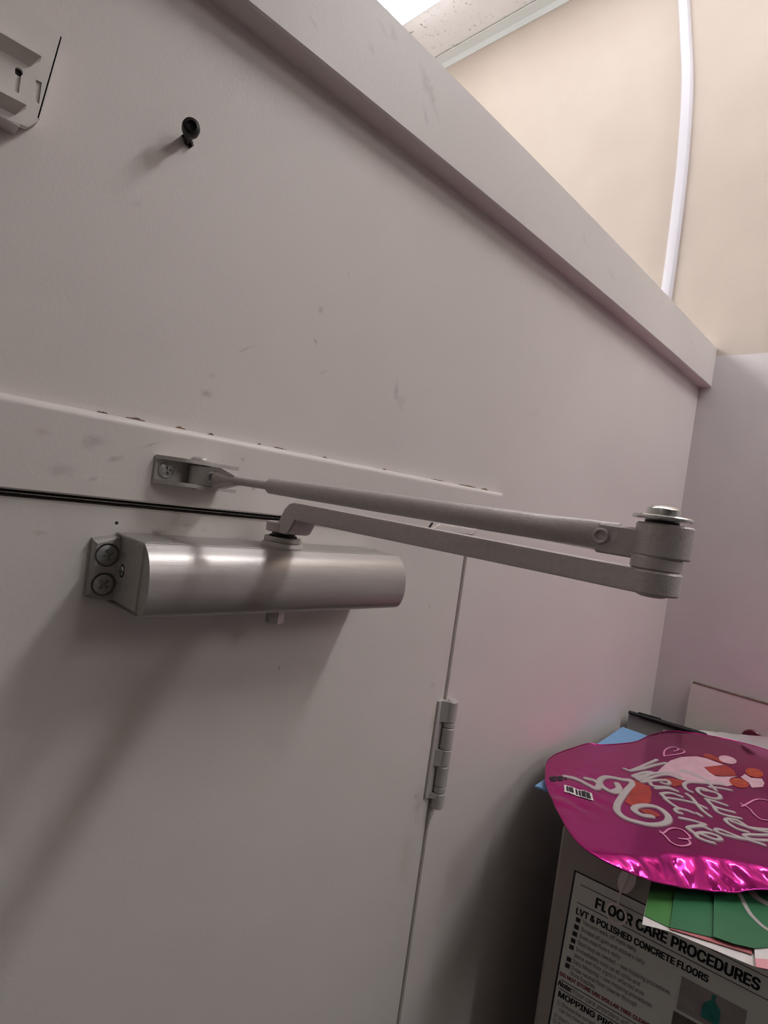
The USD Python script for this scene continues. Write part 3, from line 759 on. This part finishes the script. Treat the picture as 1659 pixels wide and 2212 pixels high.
paper('white_sheet', 1.7116, 'white paper lying lowest under the green sheets, its edge showing below them', [('sheet', [(-.0099, -.12), (-.0099, .0892), (.0115, .0814), (.0755, .0774), (.10, .074), (.10, -.12)], M_paper, 0)])
paper('green_sheet', 1.7124, 'light green paper at the left end of the papers over the notice', [('sheet', [(-.0095, -.15), (-.0095, .0759), (.0117, .0770), (.0200, .060), (.02, -.15)], M_green2, 0)])
paper('rose_sheet', 1.7132, 'dull rose paper showing as a thin strip below the dark green paper', [('sheet', [(.0117, -.12), (.0117, .0800), (.0742, .0639), (.0755, -.12)], M_rose_paper, 0)])
paper('green_sheet', 1.7140, 'dark green paper in the middle, lying above the rose strip', [('sheet', [(.0115, -.14), (.0115, .0790), (.0742, .0547), (.078, -.14)], M_green, 0)])
paper('greeting_card', 1.7150, 'white card with a pink lower edge at the right of the papers', [('white_field', [(.0757, -.05), (.0758, .0712), (.0885, .0623), (.13, .030), (.13, -.05)], M_paper, 0), ('pink_edge', [(.0758, .0713), (.0760, .0827), (.0876, .0770), (.13, .046), (.13, .0301), (.0885, .0624)], M_pink_paper, 0)], 'card')
gs = paper('green_sheet', 1.7164, 'dark green paper on top, printed with a curved white line and a ring', [('sheet', [(.0445, -.15), (.0447, .0683), (.060, .0660), (.0755, .0596), (.0895, .0451), (.14, .0), (.14, -.15)], M_green, 0)])


def band(pts, w, z):
    p = spline(pts, 10)
    tv = np.gradient(p, axis=0)
    nv = np.stack([-tv[:, 1], tv[:, 0]], 1)
    nv /= np.linalg.norm(nv, axis=1, keepdims=True)
    pl = sg.Polygon(np.vstack([p + nv * w / 2, (p - nv * w / 2)[::-1]])).buffer(0)
    return join(*[ab(np.array(g.exterior.coords)[:-1], z, .0003) for g in getattr(pl, 'geoms', [pl])])


part(gs, 'white_curve', band([(.0600, -.045), (.0655, -.0276), (.0728, .0013), (.0790, .0130), (.0850, .0195), (.0930, .0215), (.110, .016), (.125, -.004)], .0042, 1.7168), M_white_print, False)
part(gs, 'white_ring', band([(.0895 + .0125 * math.cos(q), -.0420 + .0160 * math.sin(q)) for q in np.linspace(-.2, 2 * np.pi - .3, 30)], .0085, 1.7168), M_white_print, False)
ro = thing('red_ribbon', on_face(.083, 1.700, .012), 'small piece of red ribbon showing below the balloon beside the green stack', 'ribbon')
part(ro, 'ribbon', rot_fix(face_box(.0790, .0900, 1.6945, 1.7120, .010, .0106)), M_red_print, False)

# clear plastic hanger with an oval pad and a ring, in front of the notice
ho = thing('plastic_hanger', on_face(.073, 1.70, .011), 'clear plastic hanger with oval pad and end ring, over the notice heading', 'hanger')
ovl = [(.0765 + .0088 * math.cos(a) * .95 + .0025 * math.sin(a), 1.6835 + .0150 * math.sin(a)) for a in np.linspace(0, 2 * np.pi, 33)[:-1]]
part(ho, 'pad', extrude(np.array(ovl), CO + cn_ * .010, cu, (0, 0, 1.), .0010, .0003), M_clear, 30)
F3 = lambda s, z, o: on_face(s, z, o)
part(ho, 'stem', tube(spline([F3(.0800, 1.7110, .0120), F3(.0770, 1.690, .0122), F3(.0735, 1.675, .0118), F3(.0715, 1.663, .0105), F3(.0712, 1.655, .0100)], 8), .0011, 14), M_clear, 40)
part(ho, 'ring', trimesh.Trimesh(*(lambda m: (CO + cn_ * .0095 + np.asarray(m.vertices)[:, :1] * cu + np.asarray(m.vertices)[:, 1:2] * np.array([0, 0, 1.]) + np.asarray(m.vertices)[:, 2:] * cn_ + cu * .0712 + np.array([0, 0, 1.6435]), m.faces))(trimesh.creation.torus(.0100, .0014, 40, 14)), process=False), M_clear, 40)

# ------------------------------------------------------------------ things on top of the cabinet
def slab(poly, z0, z1, b=0.0):
    pl = np.array(poly, float)
    if not sg.Polygon(pl).exterior.is_ccw:
        pl = pl[::-1]
    return extrude(pl, (0, 0, z0), (1, 0, 0), (0, 1, 0), z1 - z0, b)


solo('paper_stack', slab([(.735, -.085), (1.000, -.062), (1.060, -.330), (.850, -.360), (.770, -.250)], 1.7175, 1.7360, .0004), M_paper, 'stack of white paper on the cabinet, under the balloon', 'paper stack', smooth=False)
solo('blue_folder', slab([(.6530, -.0410), (.9900, -.0110), (1.0000, -.190), (.7000, -.190)], 1.7368, 1.7392, .0004), M_blue, 'light blue folder with its corners poking out from under the balloon', 'folder', smooth=False)
# torn white sheet, curling up behind the balloon
ty = np.linspace(-.060, -.33, 70)
rough = meshkit.fbm(np.stack([ty * 160, ty * 0, ty * 0 + 3.3], 1), 4, 5) - .5
ztop = np.interp(ty, [-.33, -.186, -.155, -.122, -.080, -.066, -.055], [1.800, 1.7625, 1.7535, 1.7450, 1.7330, 1.7255, 1.7195]) + rough * .006
V, F = [], []
for i, y in enumerate(ty):
    for xx, zz in ((1.085, 1.7125), (1.112, 1.7200), (1.1300, 1.7330), (1.1355, ztop[i])):
        V.append((xx, y, min(zz, ztop[i] - (1.1355 - xx) * .15)))
nq = 4
for i in range(len(ty) - 1):
    for j in range(nq - 1):
        a = i * nq + j
        F += [(a, a + 1, a + nq + 1), (a, a + nq + 1, a + nq)]
V, F = np.array(V), np.array(F)
V2 = V + np.array([.0015, 0, -.0010])
nV = len(V)
edge = [i * nq for i in range(len(ty))], [i * nq + nq - 1 for i in range(len(ty))]
F2 = [F, F[:, ::-1] + nV]
for e, flip in ((edge[0], 1), (edge[1], 0)):
    for a, b in zip(e[:-1], e[1:]):
        q = [(a, b, b + nV), (a, b + nV, a + nV)]
        F2.append(np.array(q if not flip else [t[::-1] for t in q]))
tm = trimesh.Trimesh(np.vstack([V, V2]), np.vstack(F2), process=False)
trimesh.repair.fix_normals(tm)
solo('torn_paper', tm, M_paper, 'white sheet with a torn upper edge curling up behind the balloon', 'paper', smooth=30)

tr = thing('plastic_tray', (1.07, -.05, ZT), 'grey clear plastic tray in the corner, under the black pen', 'tray')
A0, A1, A2, A3 = (1.0100, -.0110), (1.0980, -.1030), (1.1300, -.0760), (1.0700, -.0050)
hexm = lambda g, z0, zl, zr: m3.Manifold.hull_points(np.array([(x, y, z) for (x, y), zz in zip(g, (zl, zr, zr - .009, zl - .014)) for z in (z0, zz)]))
gin = [(1.0145, -.0125), (1.0980, -.0985), (1.1250, -.0750), (1.0690, -.0070)]
part(tr, 'tray_wall', hexm((A0, A1, A2, A3), ZT + .0004, 1.7560, 1.7370) - hexm(gin, ZT + .003, 1.78, 1.78), M_greytray, 20)
dA = np.array([A1[0] - A0[0], A1[1] - A0[1]])
dA /= np.linalg.norm(dA)
nA = np.array([dA[1], -dA[0]])
nA *= -np.sign(nA @ np.array([1, 1.]))
q0 = np.array(A0) + nA * .0006
lab = [np.r_[q0 + dA * s, z] for s, z in ((.060, 1.7405), (.060, 1.7300), (.100, 1.7215), (.100, 1.7310))]
lab = m3.Manifold.hull_points(np.array([p + np.r_[nA * k, 0] for p in lab for k in (0, .0005)]))
part(tr, 'label_strip', lab, M_paper, False)
pn = thing('black_pen', (1.05, -.05, 1.752), 'black pen lying along the edge of the grey tray', 'pen')
pa, pb = np.array([1.0085, -.0115, 1.7604]), np.array([1.1020, -.1090, 1.7402])
pd = (pb - pa) / np.linalg.norm(pb - pa)
part(pn, 'barrel', lathe([(0, .020), (.0042, .020), (.0042, .128), (.0036, .134), (0, .135)], pa, pd, 28), M_black, 40)
part(pn, 'cap', lathe([(0, 0), (.0030, .0004), (.0034, .002), (.0036, .021), (0, .021)], pa, pd, 28), M_black, 40)
part(pn, 'clip', tube([pa + pd * .016 + np.array([0, 0, .0046]), pa + pd * .055 + np.array([0, 0, .0052])], .0009, 10), M_black, 40)

bd = thing('wall_board', (XR, -.06, 1.7310), 'cream painted board with a worn brown top edge fixed to the side wall', 'board')
part(bd, 'panel', box(XR - .0080, XR, -.62, -.0610, 1.7300, 1.8120, .0008), M_board)
wob = meshkit.fbm(np.stack([np.linspace(0, 30, 50), np.zeros(50), np.zeros(50)], 1), 3, 2) - .5
yy = np.linspace(-.0640, -.62, 50)
ep = [(y, 1.8110 + .0010 * w) for y, w in zip(yy, wob)] + [(y, 1.8130) for y in yy[::-1]]
t = tri(extrude(np.array(ep) if sg.Polygon(ep).exterior.is_ccw else np.array(ep)[::-1], (XR - .0084, 0, 0), (0, 1, 0), (0, 0, 1), .0082))
part(bd, 'worn_edge', t, M_board_edge, False, label='brown worn top edge')

kb = thing('round_magnet', (XR - .008, -.1645, 1.7480), 'dark maroon round magnet on the wall board, peeping over the torn white sheet', 'magnet')
part(kb, 'magnet_cap', lathe([(0, 0), (.0158, 0), (.0158, .0022), (.0146, .0036), (.0100, .0042), (0, .0045)], (XR - .008, -.1645, 1.7480), (-1, 0, 0), 40), M_maroon, 40)
part(kb, 'rim', trimesh.creation.torus(.0156, .0006, 40, 10, transform=trimesh.transformations.translation_matrix((XR - .0090, -.1645, 1.7480)) @ trimesh.transformations.rotation_matrix(math.pi / 2, (0, 1, 0))), M_maroon, 40)

# ------------------------------------------------------------------ the flat foil balloon
FOLD = np.array([(.560,-.100),(.575,-.130),(.582,-.160),(.598,-.181),(.632,-.199),(.664,-.220),(.690,-.248),(.720,-.290),(.76,-.335),(.82,-.40),(.92,-.47)])

def fold_distance(x, y):
    """signed distance past the fold line of the balloon: positive where the foil hangs down over the cabinet's front"""
    p = np.stack([x, y], -1)
    best = np.full(p.shape[:-1], 1e9); sign = np.ones(p.shape[:-1])
    for a, b in zip(FOLD[:-1], FOLD[1:]):
        d = b - a
        t = np.clip(((p - a) @ d) / (d @ d), 0, 1)
        q = a + t[..., None] * d
        r = p - q
        dist = np.hypot(r[..., 0], r[..., 1])
        s = np.where(d[0] * r[..., 1] - d[1] * r[..., 0] < 0, 1, -1)
        sign = np.where(dist < best, s, sign); best = np.minimum(dist, best)
    return best * sign

def balloon_height(x, y):
    d = fold_distance(x, y) * np.clip((-.150 - y) / .04, 0, 1)
    return 1.745 - 0.62 * np.where(d > 0, d, 0) - 6 * np.where(d > 0, d, 0) ** 2

VALENTINE = [[(8019,-887),(8036,-957),(8240,-985),(8832,-1022)],[(8025,-961),(8272,-1031),(8577,-1075),(8854,-1141)],[(8296,-1151),(8214,-1100),(8008,-1061),(7888,-1049),(7919,-1089),(8091,-1133),(8285,-1149)],[(8246,-1157),(8018,-1148),(7904,-1129),(7867,-1103)],[(7848,-1133),(8114,-1147),(8316,-1190),(8495,-1266),(8586,-1338),(8560,-1412),(8479,-1431),(8482,-1355),(8366,-1264),(8152,-1213),(7952,-1189),(7821,-1182)],[(7827,-1185),(7939,-1222),(8102,-1286),(8225,-1355),(8189,-1402),(8106,-1406),(8069,-1342)],[(7926,-1254),(7861,-1294),(7898,-1357),(8018,-1445),(8021,-1548)],[(7818,-1358),(7970,-1440),(8005,-1513)],[(7726,-1453),(7841,-1493),(7894,-1549),(7910,-1635)],[(7726,-1453),(7673,-1518),(7715,-1566),(7815,-1676),(7885,-1785),(7891,-1911)],[(8063,-1647),(8016,-1717),(7911,-1798),(7783,-1902),(7710,-2007)],[(7635,-1530),(7572,-1632),(7549,-1719),(7585,-1786),(7598,-1859)],[(7549,-1719),(7462,-1702),(7417,-1741),(7442,-1776)],[(7627,-1893),(7611,-1936)],[(7303,-1807),(7375,-1905),(7427,-2029)],[(7427,-2029),(7312,-1997),(7217,-1952),(7143,-1937)],[(7155,-1934),(7304,-1999),(7346,-2051),(7343,-2110)],[(7128,-1937),(7083,-2026),(7184,-2069),(7250,-2130),(7268,-2199),(7230,-2237),(7162,-2214),(7135,-2135),(7131,-2066)],[(7083,-2026),(7019,-2071),(7021,-2148),(7055,-2214)]]
HOWDY = [[(8199,-1663),(8213,-1596),(8332,-1534),(8470,-1541),(8589,-1614),(8731,-1724),(8918,-1851)],[(8815,-1691),(8802,-1575),(8764,-1441),(8747,-1356),(8832,-1387),(8877,-1498),(8826,-1623),(8711,-1740),(8585,-1841)],[(8611,-1757),(8718,-1844),(8804,-1957)],[(8481,-1812),(8477,-1720),(8387,-1682),(8282,-1722),(8247,-1814),(8295,-1902),(8395,-1936),(8495,-1895),(8489,-1810),(8417,-1736)],[(8162,-1837),(8209,-1924),(8242,-2043)],[(8167,-1840),(8082,-1908),(8043,-1967),(8075,-2065),(8126,-2151)],[(8032,-1960),(7930,-2025),(7941,-2126),(8028,-2243)],[(7870,-2350),(7926,-2239),(7869,-2161),(7792,-2144),(7731,-2195),(7692,-2284),(7717,-2349),(7734,-2380)],[(7837,-2196),(7857,-2344),(7898,-2440),(7981,-2562)],[(7857,-2344),(7935,-2433),(8069,-2545)],[(7919,-2573),(7785,-2480),(7669,-2402),(7595,-2376),(7569,-2424),(7630,-2495),(7774,-2600)],[(7574,-2566),(7526,-2441),(7485,-2323),(7472,-2178),(7410,-2141),(7363,-2179),(7411,-2298),(7506,-2404),(7685,-2534)]]
SWIRL = [[(7016,-1596),(6939,-1516),(6972,-1421),(7073,-1401),(7227,-1457),(7308,-1557),(7259,-1668),(7147,-1735),(6988,-1743),(6813,-1668),(6724,-1550),(6687,-1425),(6756,-1317),(6905,-1251),(7135,-1204),(7426,-1164),(7628,-1141),(7727,-1081),(7649,-1022),(7592,-936),(7511,-860),(7378,-845),(7256,-889),(7180,-985),(7182,-1090),(7263,-1129)],[(7217,-1084),(7339,-1095),(7452,-1021)],[(7002,-554),(7070,-653),(7065,-822),(7065,-930),(7244,-904)],[(7210,-732),(7262,-804),(7227,-893)]]
HEARTS = [[(9076,-1037),(9267,-975),(9472,-955),(9643,-989),(9640,-1056),(9545,-1070),(9439,-1054)],[(9640,-1056),(9663,-1121),(9559,-1159),(9369,-1126),(9085,-1034)],[(6750,-1776),(6687,-1856),(6617,-1932),(6625,-2007),(6716,-2056),(6797,-2062),(6843,-2023),(6787,-1957)],[(6816,-1983),(6895,-2029),(6962,-2000),(7021,-1920),(6982,-1850),(6884,-1818),(6755,-1815),(6717,-1792)],[(8485,-2141),(8432,-2248),(8321,-2318),(8247,-2406),(8334,-2496)],[(8398,-2170),(8489,-2188),(8766,-2225),(8885,-2269),(8982,-2376)]]
BOOT = [[(8310,-1192),(8631,-1163),(9002,-1146),(9314,-1192),(9601,-1312),(9686,-1421),(9694,-1537),(9691,-1660),(9499,-1588),(9274,-1510),(9158,-1610),(9097,-1704),(9215,-1783),(9431,-1889),(9257,-1849),(9126,-1859),(9016,-1933),(8882,-1897),(8801,-1759),(8615,-1628),(8450,-1481),(8426,-1334),(8413,-1248)]]
PETALS = [[(10018,-1745),(9946,-1748),(9877,-1735),(9823,-1707),(9791,-1669),(9786,-1626),(9812,-1584),(9858,-1550),(9926,-1528),(10000,-1524),(10071,-1536),(10128,-1564),(10161,-1604),(10164,-1649),(10136,-1691),(10087,-1725)],[(9443,-1925),(9634,-1936),(9573,-2025),(9705,-2126),(9561,-2186),(9389,-2199),(9195,-2115),(9351,-2041)]]
RED = [[(7771,-1049),(7780,-1158),(7796,-1295),(7607,-1384),(7348,-1466),(7169,-1430),(7042,-1366),(7062,-1276),(7327,-1223),(7588,-1176)],[(9281,-1514),(9489,-1579),(9714,-1671),(9605,-1810),(9428,-1874),(9205,-1764),(9119,-1687),(9177,-1605)],[(8238,-1296),(8386,-1391),(8434,-1486),(8285,-1521),(8103,-1482),(8185,-1412)],[(9828,-1333),(9950,-1398),(9923,-1513),(9739,-1654),(9745,-1547),(9705,-1416)],[(7048,-1444),(7173,-1519),(7164,-1610),(7117,-1656),(7022,-1621),(7010,-1518)]]
ROSES = [[(9241,-2068),(9165,-2071),(9092,-2058),(9038,-2031),(9005,-1995),(9000,-1954),(9024,-1914),(9074,-1882),(9143,-1862),(9221,-1857),(9295,-1869),(9354,-1897),(9389,-1935),(9390,-1977),(9363,-2018),(9310,-2050)],[(9879,-2110),(9799,-2112),(9727,-2099),(9670,-2072),(9638,-2036),(9634,-1996),(9661,-1957),(9715,-1926),(9788,-1906),(9867,-1903),(9944,-1915),(10004,-1942),(10035,-1980),(10037,-2022),(10008,-2061),(9952,-2092)]]
CURLS = [[(9262,-2018),(9188,-2003),(9146,-1939),(9212,-1908),(9308,-1934),(9341,-1979)],[(9892,-2057),(9791,-2045),(9782,-1981),(9859,-1948),(9944,-1980)],[(9864,-1384),(9861,-1433),(9840,-1487)]]
STICKER = [[(6748,-670),(6825,-811),(6888,-955),(6736,-1047),(6648,-914),(6592,-754)]]
BARS = [[(6734,-717),(6638,-773)],[(6751,-741),(6653,-797)],[(6762,-759),(6662,-814)],[(6765,-766),(6667,-822)],[(6788,-808),(6688,-866)],[(6802,-840),(6699,-899)],[(6815,-870),(6713,-929)],[(6829,-890),(6724,-951)],[(6841,-916),(6739,-978)],[(6848,-936),(6751,-996)]]
DIGITS = [[(6853,-497),(6785,-475),(6751,-496),(6806,-517),(6774,-540),(6709,-521)],[(6949,-535),(6895,-514),(6858,-537),(6898,-559),(6866,-581),(6816,-559)],[(6986,-565),(6932,-597)]]
OUTLINE = [(6612,-497),(6347,-714),(5859,-1166),(5673,-1435),(5684,-1611),(5795,-1795),(5936,-1963),(6124,-2115),(6318,-2266),(6473,-2386),(6643,-2541),(6887,-2750),(7700,-3650),(8450,-4350),(9300,-4700),(10200,-4500),(10900,-3800),(11200,-2900),(11238,-1908),(11193,-1599),(11055,-1294),(10770,-952),(10420,-701),(10035,-613),(9728,-579),(9268,-573),(8897,-475),(8561,-339),(8395,-204),(8044,-160),(7744,-137),(7461,-147),(7116,-233)]


outline = np.array(OUTLINE) / 1e4
outline = spline(np.vstack([outline, outline[:1]]), 6)[:-1]
op = sg.Polygon(outline).buffer(0)


def balloon_z(x, y, crinkle=True):
    z = balloon_height(x, y)
    if crinkle:
        d = fold_distance(x, y)
        p = np.stack([x * 34, y * 34, x * 0], -1)
        ridge = 1 - 2 * np.abs(meshkit.fbm(p, 3, 11) - .5)
        ridge2 = 1 - 2 * np.abs(meshkit.fbm(p * 2.3 + 7, 2, 23) - .5)
        rimd = shapely.distance(shapely.points(x, y), op.exterior)
        k = np.clip((d + .003) / .008, 0, 1) * np.clip((-.165 - y) / .025, 0, 1) * np.clip(rimd / .006, .12, 1)
        z = z + k * ((ridge - .80) * .0105 + (ridge2 - .8) * .0030)
        patch = np.exp(-(((x - .668) / .055) ** 2 + ((y + .082) / .030) ** 2))
        z = z + patch * (ridge - .82) * .006
        z = z + (meshkit.fbm(np.stack([x * 9, y * 9, x * 0 + 2], -1), 2, 3) - .5) * .0022 * (1 - k)
    return z


st = .0036
gx, gy = np.meshgrid(np.arange(.55, 1.15, st), np.arange(-.50, 0, st))
off = (np.arange(gx.shape[0]) % 2)[:, None] * st / 2
gp = np.stack([gx + off, gy], -1).reshape(-1, 2)
inn = contains_xy(op.buffer(-st * .7), gp[:, 0], gp[:, 1])
rim = np.array(op.exterior.segmentize(st).coords)[:-1]
pts = np.vstack([rim, gp[inn]])
de = Delaunay(pts).simplices
cen = pts[de].mean(1)
de = de[contains_xy(op, cen[:, 0], cen[:, 1])]
a2 = np.cross(np.c_[pts[de[:, 1]] - pts[de[:, 0]], np.zeros(len(de))], np.c_[pts[de[:, 2]] - pts[de[:, 0]], np.zeros(len(de))])[:, 2]
de = np.where((a2 < 0)[:, None], de[:, ::-1], de)
zt = balloon_z(pts[:, 0], pts[:, 1])
edge_d = np.array([op.exterior.distance(sg.Point(*p)) for p in pts])
top = np.c_[pts, zt]
bot = np.c_[pts, zt - .0010 - .0022 * np.clip(edge_d / .02, 0, 1)]
nT = len(pts)
nR = len(rim)
sidef = []
for i in range(nR):
    k = (i + 1) % nR
    sidef += [(i, i + nT, k + nT), (i, k + nT, k)]
bm = trimesh.Trimesh(np.vstack([top, bot]), np.vstack([de, de[:, ::-1] + nT, np.array(sidef)]), process=False)
trimesh.repair.fix_normals(bm)
ba = thing('foil_balloon', (.84, -.22, 1.745), 'flat pink foil balloon printed with a greeting, lying on top of the cabinet', 'balloon')
part(ba, 'foil', bm, M_foil, 50)


def on_foil(poly, lift):
    """a flat print: a polygon cut into small triangles and laid on the foil"""
    g = sg.Polygon(poly).buffer(0) if not isinstance(poly, (sg.Polygon, sg.MultiPolygon)) else poly
    out = []
    for q in getattr(g, 'geoms', [g]):
        if q.area < 1e-7:
            continue
        b = np.array(q.exterior.segmentize(.002).coords)[:-1]
        hs = [np.array(h.segmentize(.002).coords)[:-1] for h in q.interiors]
        x0, y0, x1, y1 = q.bounds
        X, Y = np.meshgrid(np.arange(x0, x1, .003), np.arange(y0, y1, .003))
        G = np.stack([X.ravel(), Y.ravel()], 1)
        G = G[contains_xy(q.buffer(-.001), G[:, 0], G[:, 1])] if len(G) else G
        P = np.vstack([b, *hs, G])
        D = Delaunay(P).simplices
        c = P[D].mean(1)
        D = D[contains_xy(q, c[:, 0], c[:, 1])]
        if not len(D):
            continue
        s = np.cross(np.c_[P[D[:, 1]] - P[D[:, 0]], np.zeros(len(D))], np.c_[P[D[:, 2]] - P[D[:, 0]], np.zeros(len(D))])[:, 2]
        D = np.where((s < 0)[:, None], D[:, ::-1], D)
        out.append(trimesh.Trimesh(np.c_[P, balloon_z(P[:, 0], P[:, 1]) + lift], D, process=False))
    return trimesh.util.concatenate(out)


def strokes(lines, w, grow=0., shift=(0, 0)):
    from shapely import union_all
    ls = []
    for l in lines:
        p = spline(np.array(l) / 1e4 + np.array(shift), 8)
        ls.append(sg.LineString(p).buffer(w / 2 + grow, cap_style='round', join_style='round'))
    return union_all(ls).intersection(op.buffer(-.002)).simplify(.0002)


sh = (-.0018, -.0008)
for nm, data, w in (('lettering', VALENTINE, .0046), ('lettering', HOWDY, .0046), ('rope_print', SWIRL, .0074)):
    part(ba, nm + '_outline', on_foil(strokes(data, w, .0008, sh), .0002), M_shadow_print, False)
for poly in BOOT:
    part(ba, 'boot_print', on_foil(np.array(poly) / 1e4, .0003), M_pink_print, False)
for poly in RED:
    part(ba, 'red_print', on_foil(np.array(poly) / 1e4, .0003), M_red_print, False)
for poly in ROSES:
    part(ba, 'rose_print', on_foil(np.array(poly) / 1e4, .0004), M_rose, False)
for poly in PETALS:
    part(ba, 'flower_print', on_foil(np.array(poly) / 1e4, .0004), M_pink_print, False)
for c in CURLS:
    part(ba, 'rose_line', on_foil(strokes([c], .0016), .0009), M_curl, False)
for hs in (HEARTS[:2], HEARTS[2:4], HEARTS[4:]):
    part(ba, 'heart_print', on_foil(strokes(hs, .0024), .0005), M_heart, False)
part(ba, 'lettering', on_foil(strokes(VALENTINE, .0046), .0005), M_white_print, False, label='the word Valentine in white script')
part(ba, 'lettering', on_foil(strokes(HOWDY, .0046), .0005), M_white_print, False, label='the word Howdy in white script')
part(ba, 'rope_print', on_foil(strokes(SWIRL, .0074), .0005), M_white_print, False, label='curling white lasso')
sk = part(ba, 'sticker', on_foil(np.array(STICKER[0]) / 1e4, .0007), M_paper, False, label='white barcode sticker')
part(ba, 'barcode', on_foil(strokes(BARS, .0024), .0010), M_ink, False)
part(ba, 'digits', on_foil(strokes(DIGITS, .0030), .0004), M_ink, False)

# seam along the rim of the foil
rz = balloon_z(rim[:, 0], rim[:, 1])
seam = tube(np.vstack([np.c_[rim, rz], np.c_[rim, rz][:1]])[::2], .0006, 6, cap=False)
part(ba, 'seam', seam, M_foil, 60)
